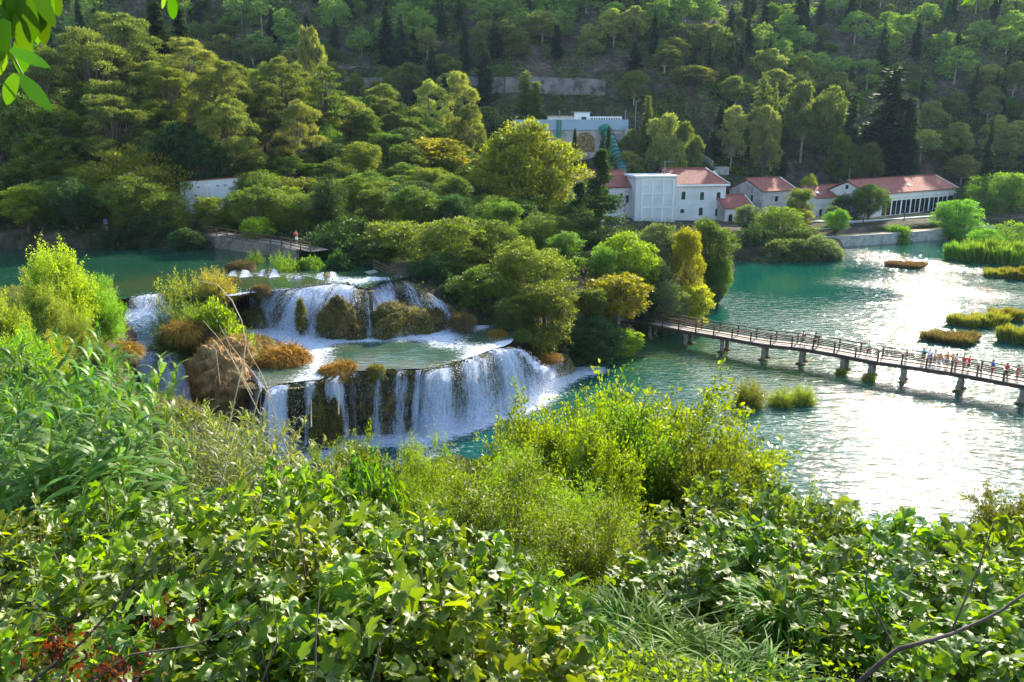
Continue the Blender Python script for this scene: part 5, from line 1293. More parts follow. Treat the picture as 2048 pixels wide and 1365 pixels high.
# ---------- footpath on the left bank and down the slope
def railing(par, pts, h=1.05, step=2.2, mat='rail', pw=.12, rails=(1.0, .62, .3)):
    rs, t = resample(pts, max(2, int(np.linalg.norm(np.diff(np.array(pts), axis=0), axis=1).sum()/step)+1))
    for p in rs: m = MB(); m.box(p[0]-pw/2, p[0]+pw/2, p[1]-pw/2, p[1]+pw/2, p[2]-.2, p[2]+h); m.build('post', M[mat], par)
    for rr in rails:
        m = MB()
        for a, b in zip(rs[:-1], rs[1:]): m.bar((a[0], a[1], a[2]+h*rr), (b[0], b[1], b[2]+h*rr), .07, .11)
        m.build('rail', M[mat], par)
def strip(name, pts, w, mat, drop=2.5, side='stone'):
    rs, _ = resample(pts, 24); d = norm(np.gradient(rs[:, :2], axis=0)); nn = np.stack([-d[:, 1], d[:, 0]], 1)*w/2
    A = np.c_[rs[:, :2]-nn, rs[:, 2]]; B = np.c_[rs[:, :2]+nn, rs[:, 2]]; n = len(rs)
    m = MB(); m.add(np.r_[A, B], [(i, i+1, n+i+1, n+i) for i in range(n-1)]); o = tag(m.build(name, M[mat]), kind='structure')
    return A, B
PZ = [P(428,466,11.7), P(470,472,11.6), P(520,481,11.5), P(570,487,11.4), P(640,502,11.3)]
A, B = strip('path', PZ, 2.6, 'path')
wall_line('bank_wall', [tuple(p-np.array([0, .15, 2.4])) for p in A[::4]], .5, 2.35, 'stone_dark', 'rough stone bank wall carrying the railed path')
g = tag(link('path_railing', None), 'dark wooden railing along the path above the river', 'railing'); railing(g, [tuple(p) for p in A])
PZ2 = [P(738,542,10.2), P(790,566,9.2), P(845,596,8.0), P(866,606,7.6)]
A, B = strip('path', PZ2, 1.7, 'path')
wall_line('bank_wall', [tuple(p-np.array([0, .15, 2.4])) for p in A[:17:4]], .5, 2.1, 'stone_dark', 'sloping earthen bank wall under the descending path')
g = tag(link('path_railing', None), 'wooden railing of the path descending past the cascade', 'railing'); railing(g, [tuple(p) for p in B])

# ---------- footbridge
BR = [P(1225, 668, 0), P(1297, 678, 0), P(1368, 693, 0), P(1441, 706, 0), P(1524, 722, 0), P(1600, 730, 0), P(1681, 745, 0), P(1737, 757, 0), P(1803, 767, 0), P(1915, 785, 0), P(2040, 810, 0), P(2170, 835, 0)]
BR = np.array(BR); zd = 2.0
bd = norm(np.gradient(BR[:, :2], axis=0)); bn = np.stack([-bd[:, 1], bd[:, 0]], 1); bn = np.where(bn[:, 1:2] < 0, -bn, bn)
c0 = BR.copy(); c0[:, :2] += bn*1.0; wid = 1.05
g = tag(link('footbridge', None, loc=(0, 0, 0)), 'long wooden footbridge on concrete piers crossing the lake', 'footbridge')
rs, t = resample(c0, 70); d = norm(np.gradient(rs[:, :2], axis=0)); nn = np.stack([-d[:, 1], d[:, 0]], 1); nn = np.where(nn[:, 1:2] < 0, -nn, nn)
m = MB()
for i in range(len(rs)-1):
    for k in range(4):
        f = (k+.5)/4; c = rs[i]*(1-f)+rs[i+1]*f; q = nn[i]; dd = d[i]; hw = .47*np.linalg.norm(rs[i+1]-rs[i])/4
        v = []
        for z0 in (zd-.06, zd):
            for a, b in ((-1,-1), (1,-1), (1,1), (-1,1)): v.append((c[0]+dd[0]*hw*a+q[0]*wid*b, c[1]+dd[1]*hw*a+q[1]*wid*b, z0))
        m.add(v, [(0,3,2,1), (4,5,6,7), (0,1,5,4), (1,2,6,5), (2,3,7,6), (3,0,4,7)])
m.build('deck', M['deck'], g)
for s in (-1, 1):
    m = MB()
    for a, b, q, r_ in zip(rs[:-1], rs[1:], nn[:-1], nn[1:]): m.bar((a[0]+q[0]*wid*s*.96, a[1]+q[1]*wid*s*.96, zd-.24), (b[0]+r_[0]*wid*s*.96, b[1]+r_[1]*wid*s*.96, zd-.24), .2, .34)
    m.build('beam', M['rail'], g)
    L = [(p[0]+q[0]*wid*s, p[1]+q[1]*wid*s, zd) for p, q in zip(rs, nn)]
    railing(g, L, 1.12, 2.25, 'rail', .13, (1.0, .66, .34))
def pier(par, x, y, label=None):
    p = link('pier', None, par, loc=(x, y, 0))
    m = MB(); m.tube([(0,0,-1.5), (0,0,.2), (0,0,zd-.42)], [.34, .24, .22], 10); m.build('column', M['pier'], p, sm=True)
    m = MB(); m.tube([(0,0,-1), (0,0,.1), (0,0,.22)], [.75, .55, .3], 10); m.build('footing', M['moss'], p, sm=True)
for i in range(1, 11):
    for s in (-.72, .72): pier(g, c0[i, 0]+bn[i, 0]*s, c0[i, 1]+bn[i, 1]*s)
    m = MB(); a = c0[i]; m.bar((a[0]-bn[i, 0]*1.05, a[1]-bn[i, 1]*1.05, zd-.5), (a[0]+bn[i, 0]*1.05, a[1]+bn[i, 1]*1.05, zd-.5), .4, .2); m.build('crossbeam', M['pier'], g)

# ---------- people
def skinned(name, joints, edges, radii, mat):
    me = bpy.data.meshes.new(name); me.from_pydata(joints, edges, []); o = bpy.data.objects.new(name, me); COL.objects.link(o)
    md = o.modifiers.new('s', 'SKIN'); sub = o.modifiers.new('u', 'SUBSURF'); sub.levels = 1
    for v, r_ in zip(me.skin_vertices[0].data, radii): v.radius = (r_, r_) if not hasattr(r_, '__len__') else r_
    me.skin_vertices[0].data[0].use_root = True
    bpy.context.view_layer.update()
    dg = bpy.context.evaluated_depsgraph_get(); new = bpy.data.meshes.new_from_object(o.evaluated_get(dg)); new.name = name
    bpy.data.objects.remove(o); new.materials.clear(); new.materials.append(mat)
    new.polygons.foreach_set('use_smooth', [True]*len(new.polygons)); return new
def person_proto(pose):
    hip = .92; st = .22 if pose == 'walk' else .03
    Lk, Rk = (-.10, st*.9, .50), (.10, -st*.5, .50); Lf, Rf = (-.10, st*1.0, .07), (.10, -st*1.4, .09)
    Lt, Rt = (-.10, st+.15, .03), (.10, -st*1.4+.15, .03)
    J = [(0,0,hip), (0,0,1.15), (0,.01,1.38), (0,.01,1.50), (0,.03,1.60), (0,.03,1.70),
         (-.10,0,.88), Lk, Lf, Lt, (.10,0,.88), Rk, Rf, Rt]
    RR = [.13, .12, .14, .055, .085, .075, .09, .055, .04, .035, .09, .055, .04, .035]
    E = [(0,1), (1,2), (2,3), (3,4), (4,5), (0,6), (6,7), (7,8), (8,9), (0,10), (10,11), (11,12), (12,13)]
    if pose == 'camera': arms = [(-.19,.02,1.38), (-.27,.18,1.22), (-.08,.36,1.48), (-.04,.42,1.52), (.19,.02,1.38), (.27,.18,1.22), (.08,.36,1.48), (.04,.42,1.52)]
    elif pose == 'lean': arms = [(-.19,.02,1.38), (-.26,.14,1.12), (-.18,.38,1.08), (-.16,.46,1.08), (.19,.02,1.38), (.26,.14,1.12), (.18,.38,1.08), (.16,.46,1.08)]
    elif pose == 'walk': arms = [(-.19,.01,1.38), (-.24,-.10,1.12), (-.22,-.02,.90), (-.21,.03,.82), (.19,.01,1.38), (.24,.06,1.12), (.22,.22,.95), (.21,.29,.90)]
    else: arms = [(-.19,.01,1.38), (-.25,-.02,1.12), (-.23,.05,.88), (-.22,.08,.80), (.19,.01,1.38), (.25,-.02,1.12), (.23,.05,.88), (.22,.08,.80)]
    b = len(J); J += arms; RR += [.06, .042, .03, .028]*2; E += [(2, b), (b, b+1), (b+1, b+2), (b+2, b+3), (2, b+4), (b+4, b+5), (b+5, b+6), (b+6, b+7)]
    body = skinned('body', J, E, RR, M['skin'])
    # face and fingers are part of the body surface
    shirt = skinned('shirt', [(0,0,.95), (0,0,1.15), (0,.01,1.38), (0,.01,1.44), arms[0], tuple(np.array(arms[0])*.45+np.array(arms[1])*.55), arms[4], tuple(np.array(arms[4])*.45+np.array(arms[5])*.55)],
                    [(0,1), (1,2), (2,3), (2,4), (4,5), (2,6), (6,7)], [.155, .145, .165, .10, .08, .065, .08, .065], M['whitecloth'])
    shorts = skinned('shorts', [(0,0,.98), (0,0,.90), (-.10,0,.86), tuple(np.array(Lk)+[0,-.01,.02]), (.10,0,.86), tuple(np.array(Rk)+[0,-.01,.02])], [(0,1), (1,2), (2,3), (1,4), (4,5)], [.155, .16, .11, .085, .11, .085], M['blackcloth'])
    hm = MB(); vs = []; n = 10
    for i in range(6):
        ph = i/5*1.7
        for j in range(n):
            a = 2*math.pi*j/n; rr = .108*math.sin(ph+.05); back = .02*(math.sin(a) < 0)
            vs.append((math.cos(a)*rr, .022+math.sin(a)*(rr+back), 1.665+.11*math.cos(ph)*(1.0) - (.05 if math.sin(a) < -.2 and i == 5 else 0)))
    hm.add(vs, [(i*n+j, i*n+(j+1)%n, (i+1)*n+(j+1)%n, (i+1)*n+j) for i in range(5) for j in range(n)])
    hair = hm.mesh('hair', M['hair'], True)
    pk = skinned('backpack', [(0,-.20,1.05), (0,-.22,1.22), (0,-.19,1.36)], [(0,1), (1,2)], [(.15,.09), (.17,.11), (.12,.08)], M['blackcloth'])
    return dict(body=body, shirt=shirt, shorts=shorts, hair=hair, backpack=pk)
PP = {k: person_proto(k) for k in ('walk', 'stand', 'camera', 'lean')}
def person(px, pose, face, shirt, shorts, label, pack=False, side=0.0, sc=1.0, pos=None):
    if pos is None:
        # where this column of the picture crosses the deck
        pxs = np.array([proj(p[0], p[1], zd)[0] for p in rs]); i = np.interp(px, pxs, np.arange(len(rs))); k = int(i); fr = i-k
        c = rs[k]*(1-fr)+rs[min(k+1, len(rs)-1)]*fr; q = nn[k]; x, y, z = c[0]+q[0]*side, c[1]+q[1]*side, zd
    else: x, y, z = pos
    r = tag(link('person', None, loc=(x, y, z), rot=(0, 0, face)), label, 'person', 'people on the footbridge' if pos is None else None); r.scale = (sc,)*3
    P_ = PP[pose]; link('body', P_['body'], r)
    for nm, mt in (('shirt', shirt), ('shorts', shorts), ('hair', 'hair')):
        o = link(nm, P_[nm], r); o.material_slots[0].link = 'OBJECT'; o.material_slots[0].material = M[mt]
    if pack: link('backpack', P_['backpack'], r)
wl = R(80)
person(1605, 'walk', wl, 'redcloth', 'blackcloth', 'walker in dark red shirt with black backpack, leading the pair', True, -.1)
person(1629, 'walk', wl, 'blackcloth', 'blackcloth', 'walker in black with a big backpack, second of the pair', True, .1)
person(1734, 'walk', wl, 'whitecloth', 'redcloth', 'lone walker in a white shirt in the middle of the bridge', False, .3)
for px, pose, f, s, sh, lab, pk, sd in [(1843,'stand',R(20),'teal','blackcloth','tall person in teal with backpack, left end of the railing group',True,.6),
        (1854,'lean',R(-10),'whitecloth','bluecloth','person in white leaning at the far railing, next to the tall one',False,.65),
        (1866,'lean',0,'whitecloth','blackcloth','person in white and dark shorts, third from left in the group',False,.65),
        (1877,'stand',R(170),'orangecloth','whitecloth','short person in orange among the group',False,.2),
        (1891,'lean',0,'orangecloth','bluecloth','person in orange-red leaning on the far rail',False,.65),
        (1902,'stand',R(60),'yellow','blackcloth','person in yellow shirt in the group',False,.4),
        (1909,'lean',R(15),'whitecloth','redcloth','pale-shirted person at the right end of the group',False,.65),
        (1925,'stand',R(100),'redcloth','orangecloth','person in red bending by the bench bay',False,.1),
        (1934,'stand',R(-90),'redcloth','blackcloth','taller person in brownish red beside the bending one',False,.5),
        (1982,'stand',R(90),'bluecloth','redcloth','person in violet-blue dress-like clothes walking alone near the right end',False,.1),
        (2010,'camera',R(-60),'redcloth','blackcloth','person raising both arms to take a photograph',False,.1),
        (2033,'stand',R(40),'redcloth','orangecloth','last person at the right edge, hands at hips',False,.0)]:
    person(px, pose, f, s, sh, lab, pk, sd, .95+.06*math.sin(px))
q = A; x, y, z = P(594, 489, 11.9); person(0, 'camera', R(160), 'redcloth', 'whitecloth', 'walker with red top at the railing above the river', pos=(x, y, z))
x, y, z = P(212, 448, 13); person(0, 'stand', R(20), 'bluecloth', 'blackcloth', 'dim figure in blue under the trees of the left bank', pos=(x, y, float(gz(x, y))))
# ---------- giant reeds, near left
RB = blade_t(6, .047, .75, .42, .35)
def cane_proto(seed, H=4.6, nl=24, ll=.98, tpl=RB, lean=.12, top=.25, w=1.0):
    rng = np.random.default_rng(seed); a0 = rng.random()*6.28; ln = lean*rng.uniform(.5, 1.6)
    def at(t): return np.array([math.cos(a0)*ln*H*t*t, math.sin(a0)*ln*H*t*t, H*t])
    m = MB(); m.tube([at(t) for t in np.linspace(0, 1, 7)], [.016, .015, .014, .012, .010, .007, .003], 5, cap=False)
    C = []; T = []; S = []
    for i in range(nl):
        t = top+(1-top)*(i+.5)/nl; a = a0+1.57+(i % 2)*math.pi+rng.normal()*.45
        C.append(at(t)); T.append((math.cos(a), math.sin(a), .55+.5*t)); S.append(ll*rng.uniform(.75, 1.2)*(1.05-.45*abs(t-.55)))
    for j in range(3): C.append(at(1)); T.append((rng.normal()*.25, rng.normal()*.25, 1)); S.append(ll*.7)
    n = len(C); st = stamp(tpl, C, T, np.tile([0, 0, 1.0], (n, 1))+rng.normal(size=(n, 3))*.25, np.array(S), rng)
    return m.mesh('stalk', M['cane'], True), leafmesh('leaves', [st], M['reed'], True)
CN = [cane_proto(300+i, 4.6) for i in range(10)]
RB2 = blade_t(5, .046, .7, .5, .3)
CN2 = [cane_proto(330+i, 3.6, 52, .50, RB2, .2, .12) for i in range(6)]
def cane(pr, x, y, H_, H0, col, label, group, tilt=(0, 0), z=None):
    s, l = pr; r = link('giant_reed' if H0 > 4 else 'fine_reed', s, loc=(x, y, (float(gz(x, y)) if z is None else z)-.1), rot=(tilt[0], tilt[1], rg.random()*6.28))
    r.scale = (1.1, 1.1, H_/H0); o = link('leaves', l, r); o.color = tuple(np.array(col)*rg.uniform(.8, 1.2))+(1,)
    return tag(r, label, 'reed', group)
GR, GR2 = (.090, .195, .025), (.16, .20, .07)
# the reed bed's top line in the picture, as (column, row)
TOPL = np.array([(-60,705),(0,715),(60,695),(120,650),(200,640),(232,680),(258,800),(310,870),(380,900),(430,890),(500,880),(560,940),(640,990)], float)
n = 0; tries = 0; rr_ = np.random.default_rng(5)
while n < 205 and tries < 9000:
    tries += 1; D = rr_.uniform(11.5, 21); px = rr_.uniform(-80, 420)
    x = (px-1024)/F*D*1.04
    zt = Q(px, 0, D)[2]; top = np.interp(px, TOPL[:, 0], TOPL[:, 1]) + (21-D)*17 + rr_.uniform(0, 80)
    zt = Q(px, top, D)[2]; g_ = float(gz(x, D)); H_ = zt-g_
    if not 2.2 < H_ < 6.6: continue
    cane(CN[n % 10], x, D, H_, 4.75, GR, ('front-row' if D < 14.5 else ('middle-row' if D < 18 else 'back-row'))+' giant reed with arching leaves, '+('left' if px < 90 else ('middle' if px < 250 else 'right'))+' part of the bed', 'giant reeds of the left bed', (rr_.normal()*.07, rr_.normal()*.07+.05)); n += 1
n = 0; tries = 0
while n < 190 and tries < 16000:
    tries += 1; D = rr_.uniform(14, 22); px = rr_.uniform(370, 560)
    x = (px-1024)/F*D*1.04; top = np.interp(px, [370, 430, 490, 560], [870, 765, 775, 930]) + (22-D)*12 + rr_.uniform(0, 120)
    g_ = float(gz(x, D)); H_ = Q(px, top, D)[2]-g_
    if not 1.2 < H_ < 6: continue
    cane(CN2[n % 6], x, D, H_, 3.7, GR2, ('taller' if H_ > 4 else 'shorter')+' fine-leaved pale reed leaning right, '+('nearer' if D < 18 else 'farther')+' clump beside the tall reed bed', 'pale fine reeds right of the bed', (rr_.normal()*.08, .16+rr_.normal()*.08)); n += 1
for i, (px, top, D, tl) in enumerate([(640,880,17,.45),(670,862,17.5,.5),(615,900,17,.4),(690,855,18,.55),(655,905,16,.5),(600,930,16,.35),(585,945,15.5,.3)]):
    b = Q(px-95, 1130, D); H_ = (Q(px, top, D)[2]-b[2])/math.cos(tl)
    cane(CN2[i % 6], b[0], D, max(H_*.95, 1.5), 3.7, GR2, 'leaning pale reed pointing at the split waterfall, ' + ORD[i] + ' of its spray', 'leaning reeds before the split waterfall', (0, tl), z=b[2])
# bare dry stalks
DS = [[(415,1040),(445,900),(488,760),(480,660),(440,560),(345,560)], [(400,1040),(440,920),(470,800),(490,720),(478,650)], [(610,760),(560,700),(500,640),(410,590)]]
DS = [([(408,1060),(432,960),(462,830),(486,730),(492,680),(478,620),(440,570),(395,562)], 17, 'tall curved dry stalk bending left over the island', .022),
      ([(505,790),(470,730),(440,680),(405,640)], 20, 'dry stalk slanting over the tan boulder, first from left', .014), ([(440,770),(432,700),(420,690)], 20, 'short upright dry stalk over the tan boulder', .012),
      ([(545,800),(505,745),(460,690),(438,650)], 20, 'dry stalk slanting over the tan boulder, second', .014), ([(520,830),(490,770),(465,720),(450,655)], 20, 'dry stalk slanting over the tan boulder, third', .013),
      ([(500,860),(520,780),(518,745)], 19, 'pinkish plume stalk before the chute', .02), ([(640,1010),(575,905),(540,800),(530,760),(495,700)], 17, 'long kinked dry stalk crossing the chute', .016),
      ([(520,850),(538,790),(540,760)], 18, 'short leg of dry stalk crossing the chute', .014), ([(540,950),(553,1000),(550,1080)], 17, 'thin stalk hanging in front of the white water', .010),
      ([(622,855),(622,800)], 17, 'short pink plume before the split waterfall, left', .020), ([(677,830),(677,770)], 17.5, 'short pink plume before the split waterfall, right', .020),
      ([(352,1280),(395,1140),(430,1010),(470,860)], 13, 'thick dry cane leaning right inside the reeds', .03), ([(400,1300),(470,1120),(520,1000),(545,900)], 13.5, 'second thick dry cane leaning right', .024),
      ([(520,1120),(590,1010),(660,930),(700,860)], 15, 'dry culm rising to the right of the fig bush', .022), ([(545,1100),(610,1030),(690,960)], 15, 'shorter dry culm under the rising one', .018)]
for pts, D, lab, r in DS:
    b = np.array(Q(pts[0][0], pts[0][1], D)); q = [np.array(Q(a, c, D+.15*i))-b for i, (a, c) in enumerate(pts)]
    rs2, _ = resample(q, 14); m = MB(); m.tube(rs2, list(np.linspace(r, r*.35, 14)), 5); o = m.build('dry_stalk', M['drycane'], None, loc=b, sm=True); tag(o, lab, 'stalk')

GF = (.13, .24, .018)
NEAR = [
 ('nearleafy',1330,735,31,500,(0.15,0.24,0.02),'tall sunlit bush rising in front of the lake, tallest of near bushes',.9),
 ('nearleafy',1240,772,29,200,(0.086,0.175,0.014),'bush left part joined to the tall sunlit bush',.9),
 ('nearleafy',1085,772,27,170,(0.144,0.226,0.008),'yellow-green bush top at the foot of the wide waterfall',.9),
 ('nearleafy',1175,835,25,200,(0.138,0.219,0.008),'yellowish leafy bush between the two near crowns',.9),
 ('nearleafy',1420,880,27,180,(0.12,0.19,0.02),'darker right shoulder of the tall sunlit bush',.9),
 ('nearwillow',1010,925,17,440,(.12,.19,.02),'lime willow mass in the middle foreground, broadest of its kind',1),
 ('nearwillow',1200,1010,15.5,380,(.115,.18,.02),'lime willow mass right of the broadest one',1),
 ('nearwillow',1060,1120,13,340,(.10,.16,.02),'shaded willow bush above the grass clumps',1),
 ('nearwillow',1240,1130,13.5,300,(.105,.165,.02),'willow bush over the right grass clumps',1),
 ('nearwillow',1040,905,21,330,(0.132,0.219,0.018),'feathery lime willow bush in the middle foreground',1),
 ('nearwillow',1180,985,19,300,(0.127,0.212,0.018),'lime willow bush right of the feathery one',1),
 ('nearwillow',920,990,18,260,(0.127,0.212,0.018),'lime willow bush left of the feathery one',1),
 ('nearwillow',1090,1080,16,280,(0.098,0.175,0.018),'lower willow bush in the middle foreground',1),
 ('nearwillow',850,880,23,130,(0.161,0.233,0.020),'slender willow sprays over the lake, left of middle',1),
 ('nearleafy',715,880,20,160,(0.127,0.212,0.008),'leafy bush under the split waterfall',.9),
 ('nearleafy',640,905,21,110,(0.115,0.204,0.012),'small leafy bush left under the split waterfall',.9),
 ('nearwillow',790,930,21,150,(0.127,0.219,0.018),'willow bush before the lake foam',1),
 ('fig',730,935,13,150,(0.069,0.183,0.014),'dark green fig shoot among the willows',1),
 ('fig',770,960,13.5,150,(0.063,0.175,0.014),'dark green fig shoot right of the first one',1),
 ('nearleafy',1590,965,20,190,(0.103,0.175,0.012),'sunlit bush top by the glittering water',.9),
 ('nearleafy',2052,955,22,60,(0.081,0.103,0.018),'brownish bush cut by the right edge of the picture',.9),
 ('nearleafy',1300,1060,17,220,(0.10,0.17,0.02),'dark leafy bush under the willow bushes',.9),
]
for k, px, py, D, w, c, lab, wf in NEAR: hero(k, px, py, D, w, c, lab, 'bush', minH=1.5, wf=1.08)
FG = [(60,1030,9.5),(190,1010,9.2),(330,1020,8.8),(470,1000,8.8),(560,960,9.6),(640,1010,8.2),(600,1080,6.9),(480,1110,6.9),(330,1120,7.0),(170,1130,7.2),(30,1140,7.3),
      (760,1060,8.4),(850,1075,7.4),(930,1100,7.0),(1010,1150,6.6),(740,1120,6.7),(620,1200,5.9),(850,1190,5.8),(960,1235,5.6),(480,1220,5.9),(330,1230,6.0),(120,1240,6.2),(40,1290,6.0),(720,1290,5.3),(240,1330,5.4),(560,1340,5.2)]
for i, (px, py, D) in enumerate(FG):
    x, y, zt = Q(px, py, D); H_ = max(2.1+.3*math.sin(i*2.3), zt-float(gz(x, y)))
    plant('fig', x, y, H_, 2.3, GF if i % 3 else (.17, .26, .018), f'near fig bush with lobed leaves, {"upper" if py < 1090 else ("middle" if py < 1200 else "lowest")} row of left foreground, {ORD[i]}', 'bush', group='fig bushes in the left foreground', z=zt-H_)
FR = [(1420,985,17),(1500,975,16.5),(1570,1010,15.5),(1660,1025,15),(1740,1045,14.5),(1820,1060,14),(1900,1085,13.5),(1980,1095,13),(2050,1080,12.5),(1360,1040,14.5),(1450,1070,13),(1540,1085,12.5),(1640,1100,12),(1740,1120,11.5),(1850,1135,11),(1960,1150,10.5),(2060,1150,10),
      (1400,1130,11.5),(1600,1190,10.5),(1720,1210,10),(1830,1230,9.5),(1940,1250,9),(2040,1270,9),(1300,1150,12),(1900,1330,8.2),(2020,1345,8)]
for i, (px, py, D) in enumerate(FR):
    x, y, zt = Q(px, py, D); H_ = max(2.4+.4*math.sin(i*1.7), zt-float(gz(x, y)))
    plant('fig', x, y, H_, 3.2, (.11, .21, .018) if i % 3 else (.15, .25, .018), f'backlit fig bush at lower right, {"far" if D > 14 else ("middle" if D > 11 else "near")} row, {ORD[i]} of the patch', 'bush', group='fig bushes in the right foreground', z=zt-H_)
# thick bare limbs in the lower right and left corners
for pts, D, r, lab, mt in [([(1700,1380),(1790,1300),(1900,1270),(1990,1230),(2060,1180)], 7.5, .05, 'thick fig limb curving through the lower right corner', 'twig'), ([(1790,1300),(1730,1180),(1740,1090)], 8, .022, 'thin fig limb rising from the thick limb', 'twig'), ([(1900,1270),(1960,1130),(1990,1040)], 8, .022, 'second thin fig limb rising from the thick limb', 'twig'),
                    ([(50,1375),(160,1290),(260,1180),(310,1090)], 5.2, .022, 'leaning bare branch at lower left', 'bark_grey'), ([(170,1370),(260,1310),(400,1290),(500,1230)], 5.0, .016, 'bare branch crossing the lower left', 'bark_grey'), ([(520,1375),(555,1280),(545,1180)], 5, .012, 'thin bare stem in the lower middle', 'bark_grey'), ([(740,1375),(760,1290),(820,1180)], 4.6, .013, 'brown fig stem in the lower middle', 'twig'), ([(630,1365),(632,1260),(640,1180)], 4.8, .012, 'upright bare stem among fig leaves', 'bark_grey')]:
    r *= .62; mt = 'bark'; b = np.array(Q(pts[0][0], pts[0][1], D)); q = [np.array(Q(a, c, D+.2*i))-b for i, (a, c) in enumerate(pts)]; rs2, _ = resample(q, 12)
    m = MB(); m.tube(rs2, list(np.linspace(r, r*.45, 12)), 7); tag(m.build('branch', M[mt], None, loc=b, sm=True), lab, 'branch')
for i, (px, py, D) in enumerate([(130,1275,5.2),(190,1325,5.0),(90,1310,5.0),(240,1345,4.9),(330,1250,5.6)]):
    rng = np.random.default_rng(500+i); c = np.array(Q(px, py, D)); n = 70; C = rng.normal(size=(n, 3))*np.array([.11, .11, .07])
    st = stamp(FIG, C, sphere_dirs(rng, n, -.8), sphere_dirs(rng, n), rng.uniform(.025, .05, n), rng, wid=rng.uniform(.3, .7, n))
    o = link('dry_leaves', leafmesh('dry_leaves', [st], M['leaf_near']), loc=c); o.color = (.10, .03, .012, 1); tag(o, 'cluster of withered red-brown leaves, ' + ORD[i] + ' along the lower left branches', 'dry leaves', 'withered leaf clusters')
# grass fountains, lower right of middle
GB = blade_t(6, .012, .95, .5, .3)
for i, (px, py, D, h_) in enumerate([(1250,1195,10,1.5),(1330,1215,9.5,1.5),(1210,1260,9,1.3),(1400,1260,9,1.4),(1290,1290,8.4,1.2),(1470,1290,8.8,1.3),(1180,1320,8.2,1.1),(1360,1330,8,1.1),(1450,1340,8,1.1),(1540,1300,8.6,1.3),(1130,1290,8.8,1.2),(1560,1160,10.5,1.2)]):
    rng = np.random.default_rng(520+i); x, y, zt = Q(px, py, D); n = 240; a = rng.random(n)*6.28
    C = np.stack([np.cos(a), np.sin(a), a*0], 1)*.12*rng.random(n)[:, None]; T = np.stack([np.cos(a)*.5, np.sin(a)*.5, np.full(n, 1.0)], 1)+rng.normal(size=(n, 3))*.15
    st = stamp(GB, C, T, np.tile([0, 0, 1.0], (n, 1))+rng.normal(size=(n, 3))*.2, h_*rng.uniform(.5, 1.15, n), rng)
    o = link('grass_clump', leafmesh('grass_clump', [st], M['blade'], True), loc=(x, y, zt-h_*.8)); o.color = (.10, .21, .03, 1); tag(o, f'long-bladed grass clump at the bottom right of middle, {ORD[i]}', 'grass clump', 'grass clumps at the bottom')
# hanging leaves at the top
OV = blade_t(7, .17, .12, .02, .25)
def spray_branch(name, pts, D, leaves, label, col):
    b = np.array(Q(pts[0][0], pts[0][1], D)); q = [np.array(Q(a, c, D+.03*i))-b for i, (a, c) in enumerate(pts)]; rs2, _ = resample(q, 10)
    root = tag(link(name, None, loc=b), label, 'branch'); m = MB(); m.tube(rs2, list(np.linspace(.006, .002, 10)), 6); m.build('twig', M['cane'], root, sm=True)
    for (x0, y0, x1, y1, dd) in leaves:
        a = np.array(Q(x0, y0, D+dd))-b; e = np.array(Q(x1, y1, D+dd+.03))-b; L = np.linalg.norm(e-a); T = (e-a)/L
        v, f, r = stamp(OV, [a], [T], [np.array([.5, -1.0, .5])], L, np.random.default_rng(int(abs(x0+y0))), wid=[1.0])
        o = link('leaf', arr_mesh('leaf', v, f, 4, M['leaf_near'], r, True), root); o.color = tuple(col)+(1,)
r9 = np.random.default_rng(3); HL = [(r9.uniform(-40, 85), r9.uniform(-60, 30)+(40 if k % 3 == 0 else 0), r9.uniform(-25, 30), r9.uniform(60, 105), r9.uniform(.02, .3)) for k in range(22)]
spray_branch('hanging_branch', [(-60,-60),(0,30),(20,100),(45,150),(60,170)], 1.9,
    [(20,100,105,135,0),(35,150,108,225,.02),(35,150,5,215,-.02),(10,60,75,45,.05),(15,40,-10,130,0),(45,-20,70,90,.03),(60,-30,115,60,.06),(5,-10,60,55,.1),(18,100,-20,160,.03),(85,-40,98,65,.1),(100,-40,120,40,.12),(-20,0,35,80,.02),(-40,80,30,120,.05),(25,-40,45,50,.04)]+[(x_, y_, x_+dx_, y_+dy_, d_) for x_, y_, dx_, dy_, d_ in HL],
    'green leaf spray hanging into the top left corner', (.06, .16, .01))
spray_branch('hanging_branch', [(330,-80),(338,-20),(342,5)], 1.7, [(338,-10,318,18,0),(342,-10,348,45,.01),(340,-15,360,20,.02)], 'small leaf tip hanging at the top, left of middle', (.08, .2, .01))
spray_branch('hanging_branch', [(1900,-80),(1950,-30),(1980,-10)], 2.4, [(1950,-25,1923,16,0),(1960,-25,1945,14,.02),(1975,-20,1962,5,.01),(1985,-25,2003,8,.02),(1940,-30,1900,-5,.02)], 'small leaf tips hanging at the top right', (.08, .2, .01))

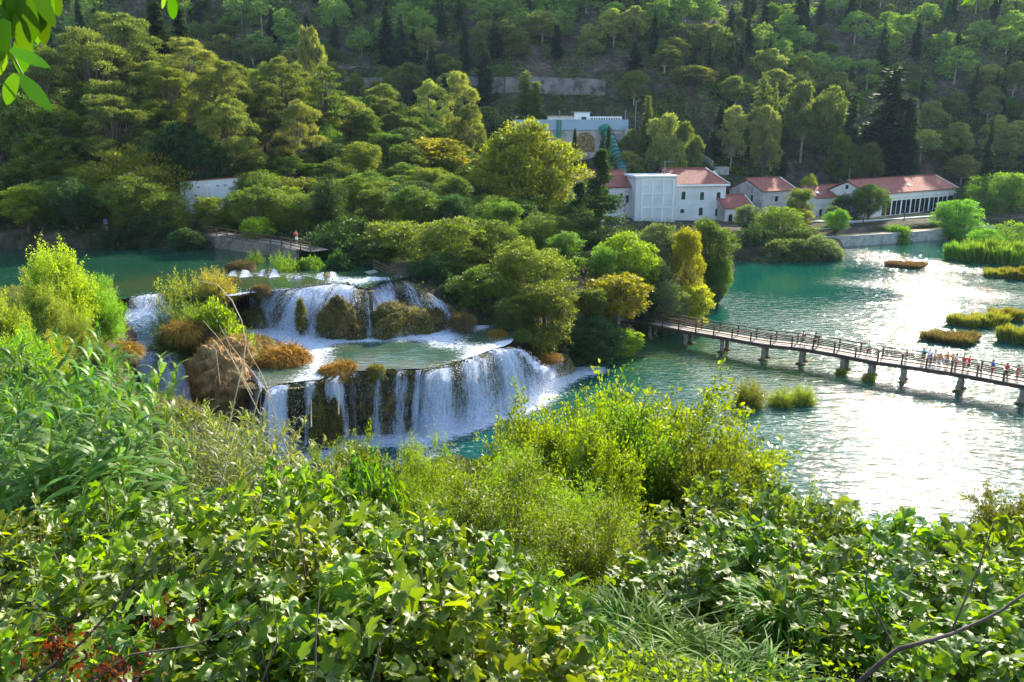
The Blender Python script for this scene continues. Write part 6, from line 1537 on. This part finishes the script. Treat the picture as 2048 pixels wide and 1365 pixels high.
# ---------- camera, sky, sun, air
cam = bpy.data.cameras.new('camera'); cam.lens = 28.125; cam.sensor_width = 36; cam.clip_end = 2000; cam.clip_start = .1
co = link('camera', cam, loc=(0, 0, CAMZ), rot=(math.pi/2-PITCH, 0, 0)); SC.camera = co
sun = bpy.data.lights.new('sun', 'SUN'); sun.energy = 3.9; sun.angle = R(.6); sun.color = (1.0, .89, .73)
so = link('sun', sun); dv = Vector((math.sin(SUN_AZ)*math.cos(SUN_EL), math.cos(SUN_AZ)*math.cos(SUN_EL), math.sin(SUN_EL))); so.rotation_euler = dv.to_track_quat('Z', 'Y').to_euler()
W = bpy.data.worlds.new('World'); SC.world = W; W.use_nodes = True; nt = W.node_tree; nt.nodes.clear()
sk = nt.nodes.new('ShaderNodeTexSky'); sk.sky_type = 'NISHITA'; sk.sun_disc = False; sk.sun_elevation = SUN_EL; sk.sun_rotation = SUN_AZ
bg = nt.nodes.new('ShaderNodeBackground'); bg.inputs[1].default_value = .15; ow = nt.nodes.new('ShaderNodeOutputWorld'); nt.links.new(sk.outputs[0], bg.inputs[0]); nt.links.new(bg.outputs[0], ow.inputs[0])
if HAZE:
    hz = bpy.data.materials.new('haze_air'); hz.use_nodes = True; nt = hz.node_tree; nt.nodes.clear(); o_ = nt.nodes.new('ShaderNodeOutputMaterial'); pv = nt.nodes.new('ShaderNodeVolumePrincipled')
    pv.inputs['Density'].default_value = HAZE; pv.inputs['Color'].default_value = (.50, .74, 1, 1); pv.inputs['Anisotropy'].default_value = .3; nt.links.new(pv.outputs[0], o_.inputs['Volume'])
    m = MB(); m.box(-330, 420, -40, 640, -9, 190); o = m.build('haze', hz); tag(o, kind='stuff')
SC.view_settings.view_transform = 'Standard'; SC.view_settings.look = 'None'; SC.view_settings.exposure = EXPO; SC.view_settings.gamma = 1
cy = SC.cycles; cy.max_bounces = 7; cy.diffuse_bounces = 4; cy.glossy_bounces = 2; cy.transmission_bounces = 4; cy.transparent_max_bounces = 12; cy.volume_bounces = 0
cy.use_denoising = True; cy.denoising_prefilter = 'NONE'; cy.denoising_input_passes = 'RGB_ALBEDO_NORMAL'; cy.sample_clamp_indirect = 6; cy.caustics_reflective = False; cy.caustics_refractive = False
